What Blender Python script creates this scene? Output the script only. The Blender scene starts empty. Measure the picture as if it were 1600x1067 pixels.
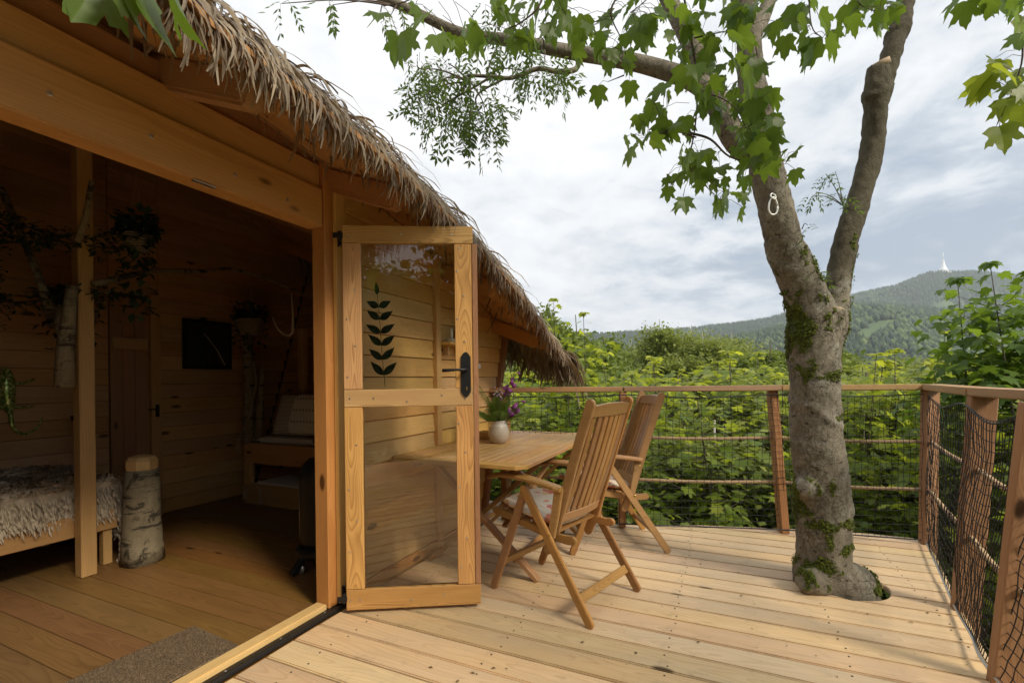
import bpy, bmesh, math, random
import numpy as np
from mathutils import Vector, Matrix, noise
R = math.radians
rnd = random.Random(7)
scene = bpy.context.scene
COL = scene.collection

# ------------------------------------------------------------------ camera
FPX = 727.0; ROLL = math.atan(.0122)
cam_d = bpy.data.cameras.new('camera'); cam = bpy.data.objects.new('camera', cam_d); COL.objects.link(cam)
cam.location = (0, 0, 1.2)
cam_d.sensor_width = 36.0; cam_d.lens = 36.0 * FPX / 1600.0
cam_d.shift_y = 59.5 / 1600.0
cam_d.clip_start = .05; cam_d.clip_end = 20000
cam.rotation_euler = (Matrix.Rotation(R(90), 3, 'X') @ Matrix.Rotation(-ROLL, 3, 'Z')).to_euler()
scene.camera = cam
scene.view_settings.view_transform = 'Standard'
scene.view_settings.look = 'None'
scene.view_settings.exposure = 1.1
scene.view_settings.gamma = 1.0
scene.view_settings.use_curve_mapping = False
scene.render.engine = 'CYCLES'
scene.cycles.use_denoising = True
scene.cycles.max_bounces = 12
scene.cycles.diffuse_bounces = 8
scene.cycles.transparent_max_bounces = 12
scene.cycles.volume_bounces = 0
scene.cycles.caustics_reflective = False
scene.cycles.caustics_refractive = False

HAZE_D = .00017
SUN_EL, SUN_AZ = R(40), R(132)          # azimuth clockwise from +Y: behind the camera, to the right
# ------------------------------------------------------------------ world
world = bpy.data.worlds.new('World'); scene.world = world; world.use_nodes = True
nt = world.node_tree; nt.nodes.clear()
def N(tree, typ, **kw):
    n = tree.nodes.new(typ)
    for k, v in kw.items(): setattr(n, k, v)
    return n
def L(tree, a, b): tree.links.new(a, b)
def M(tree, op, a=None, b=None, c=None, clamp=False):
    n = tree.nodes.new('ShaderNodeMath'); n.operation = op; n.use_clamp = clamp
    for i, v in enumerate((a, b, c)):
        if v is None: continue
        if isinstance(v, (int, float)): n.inputs[i].default_value = v
        else: tree.links.new(v, n.inputs[i])
    return n.outputs[0]
def VM(tree, op, a=None, b=None, out=0):
    n = tree.nodes.new('ShaderNodeVectorMath'); n.operation = op
    for i, v in enumerate((a, b)):
        if v is None: continue
        if isinstance(v, (tuple, list)): n.inputs[i].default_value = v
        elif isinstance(v, (int, float)): n.inputs[3].default_value = v
        else: tree.links.new(v, n.inputs[i])
    return n.outputs[out]
def NOISE(tree, vec, scale, detail=3, rough=.5, dist=0, out=0):
    n = tree.nodes.new('ShaderNodeTexNoise')
    n.inputs['Scale'].default_value = scale; n.inputs['Detail'].default_value = detail
    n.inputs['Roughness'].default_value = rough; n.inputs['Distortion'].default_value = dist
    if vec is not None: tree.links.new(vec, n.inputs['Vector'])
    return n.outputs[out]
def RAMP(tree, fac, stops, interp='LINEAR'):
    n = tree.nodes.new('ShaderNodeValToRGB'); e = n.color_ramp.elements
    n.color_ramp.interpolation = interp
    while len(e) < len(stops): e.new(.5)
    for i, (p, c) in enumerate(stops):
        e[i].position = p; e[i].color = (*c, 1) if len(c) == 3 else c
    tree.links.new(fac, n.inputs[0]); return n.outputs[0]
def MIX(tree, fac, a, b, mode='MIX'):
    n = tree.nodes.new('ShaderNodeMix'); n.data_type = 'RGBA'; n.blend_type = mode; n.clamp_factor = True
    for i, v in ((0, fac), (6, a), (7, b)):
        if isinstance(v, (int, float)): n.inputs[i].default_value = v
        elif isinstance(v, (tuple, list)): n.inputs[i].default_value = (*v, 1) if len(v) == 3 else v
        else: tree.links.new(v, n.inputs[i])
    return n.outputs[2]

tc = N(nt, 'ShaderNodeTexCoord')
sky = N(nt, 'ShaderNodeTexSky'); sky.sky_type = 'NISHITA'; sky.sun_disc = False
sky.sun_elevation = SUN_EL; sky.sun_rotation = SUN_AZ
sep = N(nt, 'ShaderNodeSeparateXYZ'); L(nt, tc.outputs['Generated'], sep.inputs[0])
zz = M(nt, 'ADD', M(nt, 'MAXIMUM', sep.outputs[2], 0.0), .22)
comb = N(nt, 'ShaderNodeCombineXYZ')
L(nt, M(nt, 'DIVIDE', sep.outputs[0], zz), comb.inputs[0]); L(nt, M(nt, 'DIVIDE', sep.outputs[1], zz), comb.inputs[1])
L(nt, M(nt, 'MULTIPLY', sep.outputs[2], 1.5), comb.inputs[2])
pv = VM(nt, 'ADD', comb.outputs[0], (3.7, 1.3, 0))
n1 = NOISE(nt, pv, .55, 2, .5, .3)
n2 = NOISE(nt, pv, 1.9, 8, .62, .5)
n3 = NOISE(nt, pv, 6.0, 6, .6, .4)
dens = M(nt, 'ADD', M(nt, 'ADD', M(nt, 'MULTIPLY', n1, .32), M(nt, 'MULTIPLY', n2, .62)), M(nt, 'MULTIPLY', n3, .36))
# heavier blue-grey bank lies low to the right (north east), thin bright cloud high and low left
az = M(nt, 'ARCTAN2', sep.outputs[0], sep.outputs[1])
bank = M(nt, 'MULTIPLY', M(nt, 'MULTIPLY', M(nt, 'SMOOTH_MIN', M(nt, 'MAXIMUM', M(nt, 'ADD', az, -.02), 0.0), .6, .2), .42),
         M(nt, 'POWER', M(nt, 'SUBTRACT', 1.0, M(nt, 'ABSOLUTE', M(nt, 'MINIMUM', M(nt, 'MAXIMUM', M(nt, 'MULTIPLY', M(nt, 'SUBTRACT', sep.outputs[2], .19), 2.6), -1.0), 1.0))), 1.0))
dens = M(nt, 'SUBTRACT', dens, bank)
cl = RAMP(nt, dens, [(.36, (2.0, 2.4, 2.9)), (.45, (2.8, 3.15, 3.55)), (.52, (3.9, 4.1, 4.3)), (.60, (4.7, 4.78, 4.85)), (.70, (5.3, 5.3, 5.3))])
low = M(nt, 'MULTIPLY', M(nt, 'SUBTRACT', .12, sep.outputs[2]), 9.0, clamp=True)   # brighter rim near the horizon
cl = MIX(nt, M(nt, 'MULTIPLY', low, .55), cl, (4.7, 4.8, 4.85))
skyc = MIX(nt, .97, sky.outputs[0], cl)
bg = N(nt, 'ShaderNodeBackground'); L(nt, skyc, bg.inputs[0]); bg.inputs[1].default_value = .1
wo = N(nt, 'ShaderNodeOutputWorld'); L(nt, bg.outputs[0], wo.inputs[0])

# ------------------------------------------------------------------ sun
sd = bpy.data.lights.new('sun', 'SUN'); sd.energy = 2.3; sd.angle = R(14); sd.color = (1.0, .90, .74)
so = bpy.data.objects.new('sun', sd); COL.objects.link(so)
sdir = Vector((math.sin(SUN_AZ) * math.cos(SUN_EL), math.cos(SUN_AZ) * math.cos(SUN_EL), math.sin(SUN_EL)))
so.rotation_euler = sdir.to_track_quat('Z', 'Y').to_euler(); so.location = (5, -10, 20)

# ------------------------------------------------------------------ frames
TH = R(24.5); SN, CS = math.sin(TH), math.cos(TH)
CAB = Matrix.Translation((-1.887 * CS, 1.887 * SN, 0)) @ Matrix.Rotation(-TH, 4, 'Z')   # cabin frame: x out of the facade, y along it
def cw(x, y, z): return CAB @ Vector((x, y, z))
def at(px, py, Y):
    dx, dy = px - 800, py - 593
    u = dx * math.cos(ROLL) - dy * math.sin(ROLL); v = dx * math.sin(ROLL) + dy * math.cos(ROLL)
    return Vector((u / FPX * Y, Y, 1.2 - v / FPX * Y))

# ------------------------------------------------------------------ helpers
def tag(o, label=None, cat=None, group=None, kind=None):
    for k, v in (('label', label), ('category', cat), ('group', group), ('kind', kind)):
        if v: o[k] = v
    return o
def link(o, parent=None, mat4=None):
    COL.objects.link(o)
    if parent is not None: o.parent = parent
    if mat4 is not None: o.matrix_local = mat4
    return o
def empty(name, mat4=Matrix(), parent=None):
    o = bpy.data.objects.new(name, None); o.empty_display_size = .1
    return link(o, parent, mat4)
def add(name, me, mat=None, parent=None, mat4=None):
    o = bpy.data.objects.new(name, me)
    if mat is not None and not me.materials: me.materials.append(mat)
    return link(o, parent, mat4)
def pymesh(name, V, F, smooth=False):
    me = bpy.data.meshes.new(name); me.from_pydata([tuple(v) for v in V], [], F)
    if smooth: me.polygons.foreach_set('use_smooth', [True] * len(me.polygons))
    me.update(); return me
def boxmesh(name, sx, sy, sz, bev=.003, seg=1):
    bm = bmesh.new(); bmesh.ops.create_cube(bm, size=1)
    for v in bm.verts: v.co = Vector((v.co.x * sx, v.co.y * sy, v.co.z * sz))
    if bev > 0: bmesh.ops.bevel(bm, geom=bm.edges[:], offset=bev, segments=seg, affect='EDGES')
    me = bpy.data.meshes.new(name); bm.to_mesh(me); bm.free(); return me
def axes(p0, p1, side):
    p0, p1 = Vector(p0), Vector(p1); x = (p1 - p0).normalized()
    s = Vector(side); y = (s - x * s.dot(x)).normalized(); z = x.cross(y)
    c = (p0 + p1) / 2
    return Matrix(((x.x, y.x, z.x, c.x), (x.y, y.y, z.y, c.y), (x.z, y.z, z.z, c.z), (0, 0, 0, 1))), (p1 - p0).length
def plank(name, p0, p1, w, t, side, mat, parent=None, bev=.003, seg=1):
    """a piece of timber from p0 to p1, w wide along side, t thick across it; grain runs along local X"""
    m, ln = axes(p0, p1, side)
    return add(name, boxmesh(name, ln, w, t, bev, seg), mat, parent, m)
def block(name, lo, hi, mat, parent=None, bev=.003, grain='x', seg=1):
    lo, hi = Vector(lo), Vector(hi); c = (lo + hi) / 2; d = hi - lo
    if grain == 'x': return plank(name, (lo.x, c.y, c.z), (hi.x, c.y, c.z), d.y, d.z, (0, 1, 0), mat, parent, bev, seg)
    if grain == 'y': return plank(name, (c.x, lo.y, c.z), (c.x, hi.y, c.z), d.x, d.z, (1, 0, 0), mat, parent, bev, seg)
    return plank(name, (c.x, c.y, lo.z), (c.x, c.y, hi.z), d.x, d.y, (1, 0, 0), mat, parent, bev, seg)
def catmull(P, n):
    P = [Vector(p) for p in P]; Q = [P[0] * 2 - P[1]] + P + [P[-1] * 2 - P[-2]]; out = []
    for i in range(1, len(Q) - 2):
        a, b, c, d = Q[i - 1:i + 3]
        for k in range(n):
            t = k / n
            out.append(.5 * ((2 * b) + (c - a) * t + (2 * a - 5 * b + 4 * c - d) * t * t + (3 * b - a - 3 * c + d) * t ** 3))
    out.append(P[-1]); return out
def tube(P, rad, sides=6, V=None, F=None, cap=True):
    """adds a tube through points P (radius number or list) to the lists V, F"""
    if V is None: V, F = [], []
    P = [Vector(p) for p in P]; n = len(P)
    rr = [rad] * n if isinstance(rad, (int, float)) else [rad[0] + (rad[-1] - rad[0]) * i / (n - 1) for i in range(n)] if len(rad) != n else rad
    ref = None; base = len(V)
    for i, p in enumerate(P):
        t = (P[min(i + 1, n - 1)] - P[max(i - 1, 0)]).normalized()
        if ref is None: ref = t.orthogonal().normalized()
        ref = (ref - t * ref.dot(t)); ref = ref.normalized() if ref.length > 1e-6 else t.orthogonal().normalized()
        b = t.cross(ref)
        for k in range(sides):
            a = 2 * math.pi * k / sides
            V.append(p + (ref * math.cos(a) + b * math.sin(a)) * rr[i])
    for i in range(n - 1):
        for k in range(sides):
            a = base + i * sides + k; b2 = base + i * sides + (k + 1) % sides
            F.append((a, b2, b2 + sides, a + sides))
    if cap:
        F.append(tuple(base + k for k in reversed(range(sides)))); F.append(tuple(base + (n - 1) * sides + k for k in range(sides)))
    return V, F
def tubeobj(name, P, rad, mat, parent=None, sides=8, smooth=True):
    V, F = tube(P, rad, sides); P0 = Vector(P[0])
    return add(name, pymesh(name, [v - P0 for v in V], F, smooth), mat, parent, Matrix.Translation(P0))
def lathe(name, prof, mat, parent=None, mat4=None, n=28, smooth=True):
    V, F = [], []
    for r, z in prof:
        for k in range(n): V.append((r * math.cos(2 * math.pi * k / n), r * math.sin(2 * math.pi * k / n), z))
    for i in range(len(prof) - 1):
        for k in range(n):
            a = i * n + k; b = i * n + (k + 1) % n; F.append((a, b, b + n, a + n))
    if prof[0][0] > 1e-4: F.append(tuple(reversed(range(n))))
    if prof[-1][0] > 1e-4: F.append(tuple((len(prof) - 1) * n + k for k in range(n)))
    return add(name, pymesh(name, V, F, smooth), mat, parent, mat4)
def merge(name, tv, tf, mats, locs, tone=None, smooth=False):
    """copies of a small mesh (tv verts, tf faces) by 3x3 matrices mats and positions locs, as one mesh; tone = one number a copy"""
    tv = np.asarray(tv, dtype=np.float64); mats = np.asarray(mats, dtype=np.float64); locs = np.asarray(locs, dtype=np.float64)
    m, n = len(locs), len(tv)
    V = (np.einsum('mij,nj->mni', mats, tv) + locs[:, None, :]).reshape(-1, 3)
    lens = np.array([len(f) for f in tf]); flat = np.concatenate([np.array(f) for f in tf])
    loops = (flat[None, :] + (np.arange(m) * n)[:, None]).reshape(-1)
    tot = np.tile(lens, m); start = np.concatenate([[0], np.cumsum(tot)[:-1]])
    me = bpy.data.meshes.new(name)
    me.vertices.add(len(V)); me.vertices.foreach_set('co', V.reshape(-1))
    me.loops.add(len(loops)); me.loops.foreach_set('vertex_index', loops.astype(np.int32))
    me.polygons.add(len(tot)); me.polygons.foreach_set('loop_start', start.astype(np.int32))
    if tone is not None:
        a = me.attributes.new('tone', 'FLOAT', 'POINT'); a.data.foreach_set('value', np.repeat(np.asarray(tone, dtype=np.float32), n))
    if smooth: me.polygons.foreach_set('use_smooth', np.ones(len(tot), dtype=bool))
    me.update(calc_edges=True); me.validate(); return me
def rotm(yaw, pitch, roll=0.0, s=1.0):
    """matrix of a leaf: local x points along yaw, pitched down by pitch, rolled about itself"""
    return (Matrix.Rotation(yaw, 3, 'Z') @ Matrix.Rotation(pitch, 3, 'Y') @ Matrix.Rotation(roll, 3, 'X')) * s

# ------------------------------------------------------------------ materials
def newmat(name):
    m = bpy.data.materials.new(name); m.use_nodes = True; t = m.node_tree
    return m, t, t.nodes['Principled BSDF'], t.nodes['Material Output']
def plain(name, col, rough=.6, metal=0.0, vary=.12, scale=30, bump=0.0):
    m, t, b, o = newmat(name); tc = N(t, 'ShaderNodeTexCoord')
    n = NOISE(t, tc.outputs['Object'], scale, 4)
    L(t, MIX(t, n, tuple(c * (1 - vary) for c in col), tuple(min(1, c * (1 + vary)) for c in col)), b.inputs['Base Color'])
    b.inputs['Roughness'].default_value = rough; b.inputs['Metallic'].default_value = metal
    if bump:
        bp = N(t, 'ShaderNodeBump'); bp.inputs['Strength'].default_value = bump; bp.inputs['Distance'].default_value = .004
        L(t, n, bp.inputs['Height']); L(t, bp.outputs[0], b.inputs['Normal'])
    return m
def wood(name, light, dark, freq=150, contrast=1.0, rough=.5, knots=True, weather=None, vary=.25, wob=.05):
    """sawn timber: growth rings cut along local X, fibres, knots, its own tone on every board"""
    m, t, b, o = newmat(name); tc = N(t, 'ShaderNodeTexCoord'); oi = N(t, 'ShaderNodeObjectInfo'); rn = oi.outputs['Random']
    off = N(t, 'ShaderNodeCombineXYZ'); L(t, M(t, 'MULTIPLY', rn, 91.7), off.inputs[0]); L(t, M(t, 'MULTIPLY', M(t, 'FRACT', M(t, 'MULTIPLY', rn, 13.3)), .05), off.inputs[1])
    P = VM(t, 'ADD', tc.outputs['Object'], off.outputs[0])
    nv = VM(t, 'MULTIPLY', P, (1.1, 4, 4))
    nn = N(t, 'ShaderNodeTexNoise'); nn.inputs['Scale'].default_value = 1; nn.inputs['Detail'].default_value = 2; L(t, nv, nn.inputs['Vector'])
    w = VM(t, 'MULTIPLY', VM(t, 'SUBTRACT', nn.outputs['Color'], (.5, .5, .5)), (0, wob * 1.6, wob * 2.6))
    sp = N(t, 'ShaderNodeSeparateXYZ'); L(t, VM(t, 'ADD', P, w), sp.inputs[0])
    kd = None
    r2 = M(t, 'SQRT', M(t, 'ADD', M(t, 'POWER', M(t, 'ADD', sp.outputs[1], -.02), 2), M(t, 'POWER', M(t, 'ADD', sp.outputs[2], .05), 2)))
    if knots:
        vo = N(t, 'ShaderNodeTexVoronoi'); vo.inputs['Scale'].default_value = 1.0; vo.inputs['Randomness'].default_value = 1
        L(t, VM(t, 'MULTIPLY', P, (2.1, 5.2, 5.2)), vo.inputs['Vector'])
        kd = vo.outputs['Distance']
        r2 = M(t, 'ADD', r2, M(t, 'MULTIPLY', M(t, 'POWER', M(t, 'SUBTRACT', 1.0, M(t, 'MULTIPLY', kd, 3.2), clamp=True), 2.0), .03))
    fr = M(t, 'FRACT', M(t, 'MULTIPLY', r2, freq))
    ring = M(t, 'MULTIPLY', M(t, 'POWER', fr, 2.5), M(t, 'SUBTRACT', 1.0, M(t, 'MULTIPLY', M(t, 'SUBTRACT', fr, .9), 10, clamp=True)))
    fib = NOISE(t, VM(t, 'MULTIPLY', P, (5, 220, 220)), 1, 3, .6)
    big = NOISE(t, VM(t, 'MULTIPLY', P, (1.5, 9, 9)), 1, 3, .6)
    f = M(t, 'ADD', M(t, 'MULTIPLY', ring, .62 * contrast), M(t, 'MULTIPLY', M(t, 'SUBTRACT', fib, .35), .45), clamp=True)
    c = MIX(t, f, light, dark)
    c = MIX(t, M(t, 'MULTIPLY', M(t, 'SUBTRACT', big, .45), 1.2, clamp=True), c, tuple(a * .8 for a in dark))
    if weather:
        wn = NOISE(t, VM(t, 'MULTIPLY', P, (1.2, 5, 5)), 1, 5, .65)
        c = MIX(t, M(t, 'MULTIPLY', M(t, 'SUBTRACT', wn, .40), 2.2, clamp=True), c, weather)
        c = MIX(t, M(t, 'MULTIPLY', M(t, 'SUBTRACT', NOISE(t, tc.outputs['Object'], 11, 6, .72), .56), 2.4, clamp=True), c, tuple(a * .45 for a in weather))
    if knots:
        c = MIX(t, M(t, 'MULTIPLY', M(t, 'SUBTRACT', .115, kd), 20, clamp=True), c, tuple(a * .33 for a in dark))
    hv = N(t, 'ShaderNodeHueSaturation'); L(t, c, hv.inputs['Color'])
    L(t, M(t, 'ADD', 1 - vary / 2, M(t, 'MULTIPLY', M(t, 'FRACT', M(t, 'MULTIPLY', rn, 7.77)), vary)), hv.inputs['Value'])
    L(t, M(t, 'ADD', .94, M(t, 'MULTIPLY', M(t, 'FRACT', M(t, 'MULTIPLY', rn, 3.31)), .14)), hv.inputs['Saturation'])
    L(t, M(t, 'ADD', .492, M(t, 'MULTIPLY', M(t, 'FRACT', M(t, 'MULTIPLY', rn, 5.13)), .016)), hv.inputs['Hue'])
    L(t, hv.outputs[0], b.inputs['Base Color'])
    L(t, M(t, 'ADD', rough - .08, M(t, 'MULTIPLY', fib, .2)), b.inputs['Roughness'])
    b.inputs['Specular IOR Level'].default_value = .35
    bp = N(t, 'ShaderNodeBump'); bp.inputs['Strength'].default_value = .35; bp.inputs['Distance'].default_value = .0015
    L(t, M(t, 'ADD', fib, M(t, 'MULTIPLY', ring, -.6)), bp.inputs['Height']); L(t, bp.outputs[0], b.inputs['Normal'])
    return m
def leafmat(name, c0, c1, young, trans=.45, rough=.45, attr=True, holes=False):
    m, t, b, o = newmat(name); oi = N(t, 'ShaderNodeObjectInfo'); tc = N(t, 'ShaderNodeTexCoord')
    if attr:
        a = N(t, 'ShaderNodeAttribute'); a.attribute_name = 'tone'; tone = a.outputs['Fac']
    else: tone = oi.outputs['Random']
    n = NOISE(t, tc.outputs['Object'], 3.0, 3)
    f = M(t, 'FRACT', M(t, 'ADD', M(t, 'MULTIPLY', tone, 7.3), M(t, 'MULTIPLY', n, .25)))
    c = MIX(t, f, c0, c1)
    if attr: c = MIX(t, M(t, 'MULTIPLY', M(t, 'SUBTRACT', tone, 1.0), 1.0, clamp=True), c, young)
    c = MIX(t, M(t, 'MULTIPLY', NOISE(t, tc.outputs['Object'], 60, 3), .25), c, tuple(x * .6 for x in c0))
    b.inputs['Roughness'].default_value = rough; b.inputs['Specular IOR Level'].default_value = .4
    L(t, c, b.inputs['Base Color'])
    tr = N(t, 'ShaderNodeBsdfTranslucent'); L(t, MIX(t, .45, c, (young[0] * 1.4, young[1] * 1.5, young[2])), tr.inputs[0])
    mx = N(t, 'ShaderNodeMixShader'); mx.inputs[0].default_value = trans
    L(t, b.outputs[0], mx.inputs[1]); L(t, tr.outputs[0], mx.inputs[2]); L(t, mx.outputs[0], o.inputs[0])
    return m
def barkmat(name, c0, c1, moss=None, birch=False, lichen=(.42, .42, .36)):
    m, t, b, o = newmat(name); tc = N(t, 'ShaderNodeTexCoord'); P = tc.outputs['Object']
    n = NOISE(t, VM(t, 'MULTIPLY', P, (1, 1, .45)), 14, 7, .65, .4)
    f = NOISE(t, P, 90, 5, .7)
    c = MIX(t, M(t, 'MULTIPLY', M(t, 'SUBTRACT', n, .3), 2.2, clamp=True), c0, c1)
    c = MIX(t, M(t, 'MULTIPLY', M(t, 'SUBTRACT', NOISE(t, P, 5, 5, .7, .5), .55), 5, clamp=True), c, lichen)
    if birch:
        lent = NOISE(t, VM(t, 'MULTIPLY', P, (3, 3, 22)), 1.6, 3, .6, .3)
        c = MIX(t, M(t, 'MULTIPLY', M(t, 'SUBTRACT', lent, .56), 14, clamp=True), c, (.03, .025, .02))
        c = MIX(t, M(t, 'MULTIPLY', M(t, 'SUBTRACT', NOISE(t, P, 9, 5, .7, .6), .53), 11, clamp=True), c, (.035, .03, .022))
    else:
        spots = NOISE(t, VM(t, 'MULTIPLY', P, (1, 1, 1.8)), 26, 3, .5)
        c = MIX(t, M(t, 'MULTIPLY', M(t, 'SUBTRACT', spots, .60), 9, clamp=True), c, tuple(x * .35 for x in c0))
    c = MIX(t, M(t, 'MULTIPLY', M(t, 'SUBTRACT', f, .25), 1.1, clamp=True), c, tuple(x * .5 for x in c0))
    if not birch: c = MIX(t, M(t, 'MULTIPLY', M(t, 'SUBTRACT', NOISE(t, VM(t, 'MULTIPLY', P, (1, 1, .35)), 38, 5, .75, .6), .52), 5, clamp=True), c, tuple(x * .62 for x in c0))
    if not birch:
        wpv = VM(t, 'ADD', VM(t, 'MULTIPLY', P, (1, 1, .6)), VM(t, 'MULTIPLY', NOISE(t, P, 20, 4, .7, 0, 1), (.05, .05, .05)))
        vo = N(t, 'ShaderNodeTexVoronoi'); vo.feature = 'DISTANCE_TO_EDGE'; vo.inputs['Scale'].default_value = 34; L(t, wpv, vo.inputs['Vector'])
        crack = M(t, 'MULTIPLY', M(t, 'SUBTRACT', 1.0, M(t, 'MULTIPLY', vo.outputs['Distance'], 11), clamp=True), M(t, 'MULTIPLY', M(t, 'SUBTRACT', NOISE(t, P, 4, 4, .6), .38), 4, clamp=True))
        c = MIX(t, M(t, 'MULTIPLY', crack, .65), c, tuple(x * .3 for x in c0))
        ad = N(t, 'ShaderNodeAttribute'); ad.attribute_name = 'limb_tone'
        c = MIX(t, M(t, 'MULTIPLY', ad.outputs['Fac'], .8), c, (.062, .052, .030))
    if moss:
        a = N(t, 'ShaderNodeAttribute'); a.attribute_name = 'moss'
        mm = M(t, 'MULTIPLY', M(t, 'SUBTRACT', M(t, 'ADD', a.outputs['Fac'], M(t, 'MULTIPLY', M(t, 'SUBTRACT', NOISE(t, P, 17, 6, .7), .5), 1.5)), .5), 5, clamp=True)
        mc = MIX(t, M(t, 'MULTIPLY', M(t, 'SUBTRACT', NOISE(t, P, 40, 4, .7), .3), 2.2, clamp=True), moss, (.022, .020, .010))
        c = MIX(t, mm, c, mc)
    L(t, c, b.inputs['Base Color']); b.inputs['Roughness'].default_value = .85; b.inputs['Specular IOR Level'].default_value = .2
    bp = N(t, 'ShaderNodeBump'); bp.inputs['Strength'].default_value = .7; bp.inputs['Distance'].default_value = .014
    L(t, M(t, 'ADD', n, M(t, 'MULTIPLY', f, .5)) if birch else M(t, 'SUBTRACT', M(t, 'ADD', n, M(t, 'MULTIPLY', f, .6)), M(t, 'MULTIPLY', crack, .5)), bp.inputs['Height']); L(t, bp.outputs[0], b.inputs['Normal'])
    return m

W_LARCH = wood('larch', (.56, .33, .125), (.30, .145, .042), 130, 1.0, .48)
W_SIDING = wood('siding larch', (.74, .465, .175), (.43, .225, .07), 120, 1.0, .5)
W_BEAM = wood('beam larch', (.50, .25, .085), (.30, .125, .035), 110, .6, .5)
W_DOOR = wood('door larch', (.60, .355, .14), (.27, .125, .042), 150, 1.3, .45, knots=False, wob=.075)
W_DECK = wood('deck larch', (.66, .475, .275), (.42, .27, .135), 120, .95, .55, weather=(.52, .405, .275), vary=.2)
W_TEAK = wood('oiled acacia', (.44, .245, .095), (.18, .085, .028), 170, .95, .36, knots=False, vary=.4)
W_TABLE = wood('table slats', (.52, .31, .12), (.34, .175, .06), 150, .7, .38, knots=False, vary=.22)
W_RAIL = wood('rail larch', (.46, .285, .14), (.28, .155, .07), 130, .8, .55, weather=(.36, .25, .15))
W_POST = wood('post larch', (.40, .21, .095), (.22, .10, .042), 120, .8, .55)
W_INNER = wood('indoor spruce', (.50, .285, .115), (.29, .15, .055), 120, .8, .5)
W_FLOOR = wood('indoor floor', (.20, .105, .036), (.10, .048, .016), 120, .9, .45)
W_PALE = wood('pale pine', (.62, .44, .21), (.44, .27, .10), 150, .8, .5, knots=False)
MAT_BLACK = plain('black iron', (.012, .012, .013), .42, .3, .3, 60, .2)
MAT_FELT = plain('roof felt', (.012, .012, .012), .9)
MAT_STEEL = plain('zinc steel', (.55, .55, .56), .3, .9, .08)
MAT_BRASS = plain('brass', (.55, .38, .12), .3, .9, .1)
# ================================================================== THE SETTING: terrain
def sstep(a, b, x):
    t = np.clip((x - a) / (b - a), 0, 1); return t * t * (3 - 2 * t)
PA = [-1600, -400, 500, 960, 1080, 1200, 1330, 1400, 1430, 1455, 1475, 1500, 1540, 1600, 1700, 2000, 2600]
PB = [560, 545, 532, 526, 518, 503, 468, 452, 440, 431, 429, 430, 431, 439, 455, 500, 540]
def crest(X, Y, xs, ys):                 # tangent of the elevation of a far ridge seen towards (X, Y)
    px = 800 + FPX * X / np.maximum(Y, 1e-3)
    py = np.interp(px, xs, ys)
    return ((593 - (px - 800) * .0122) - py) / FPX
PC = [-1600, 900, 1100, 1240, 1330, 1380, 1440, 1520, 1600, 1800, 2600]
PD = [575, 565, 548, 515, 484, 482, 490, 503, 515, 545, 570]
def terrain(X, Y):
    X = np.asarray(X, float); Y = np.asarray(Y, float); r = np.hypot(X, Y); Yc = np.maximum(Y, .25 * r + 1)
    n = lambda s, a: a * (np.sin(X / s + 1.3) * np.cos(Y / s * 1.1 + .7) + .5 * np.sin(X / s * 2.3 + Y / s * 1.7))
    base = -3.4 - 1.2 * sstep(4, 14, r) - 7 * sstep(12, 80, r) - 30 * sstep(80, 350, r) + n(9, .22) + n(60, 1.6) * sstep(30, 150, r)
    k1 = crest(X, Yc, PA, PB); k2 = crest(X, Yc, PC, PD)
    hA = 1.2 + k1 * 2000; hB = 1.2 + k2 * 1150
    t = Yc
    riseA = sstep(1100, 2000, t); fallA = 1 - .5 * sstep(2050, 3500, t)
    A = (-40 + (hA + 40) * riseA ** 1.15) * fallA
    B = -40 + (hB + 40) * np.exp(-((t - 1150) / np.where(t < 1150, 420, 260)) ** 2)
    rough = n(130, 7) * sstep(300, 900, r) * (1 - .8 * sstep(1850, 1990, t) * (1 - sstep(2010, 2200, t)))
    far = np.maximum(A, B) + rough
    back = -43 + n(200, 12)
    far = np.where(Y > .25 * r, far, back)
    return base + (far - base) * sstep(350, 700, r)
rs = np.concatenate([np.linspace(.5, 14, 24), np.geomspace(15, 300, 40), np.linspace(312, 2100, 130), np.linspace(2130, 3420, 26)])
ths = np.linspace(-math.pi, math.pi, 400, endpoint=False)
RR, TT = np.meshgrid(rs, ths, indexing='ij'); GX, GY = RR * np.sin(TT), RR * np.cos(TT); GZ = terrain(GX, GY)
V = np.stack([GX, GY, GZ], -1).reshape(-1, 3).tolist(); nT = len(ths); F = []
for i in range(len(rs) - 1):
    for j in range(nT): F.append((i * nT + j, i * nT + (j + 1) % nT, (i + 1) * nT + (j + 1) % nT, (i + 1) * nT + j))
V.append((0, 0, float(terrain(0, 0)))); F += [(len(V) - 1, (j + 1) % nT, j) for j in range(nT)]
F = [tuple(reversed(f)) for f in F]
gm, t, b, o = newmat('meadow and forest floor'); tcx = N(t, 'ShaderNodeTexCoord')
c = MIX(t, M(t, 'MULTIPLY', M(t, 'SUBTRACT', NOISE(t, tcx.outputs['Object'], .35, 6), .35), 3, clamp=True), (.045, .075, .02), (.14, .19, .045))
c = MIX(t, M(t, 'MULTIPLY', M(t, 'SUBTRACT', NOISE(t, tcx.outputs['Object'], .006, 5), .45), 6, clamp=True), c, (.05, .09, .025))
L(t, c, b.inputs['Base Color']); b.inputs['Roughness'].default_value = .95
tag(add('terrain', pymesh('terrain', V, F, True), gm), kind='structure')

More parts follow.
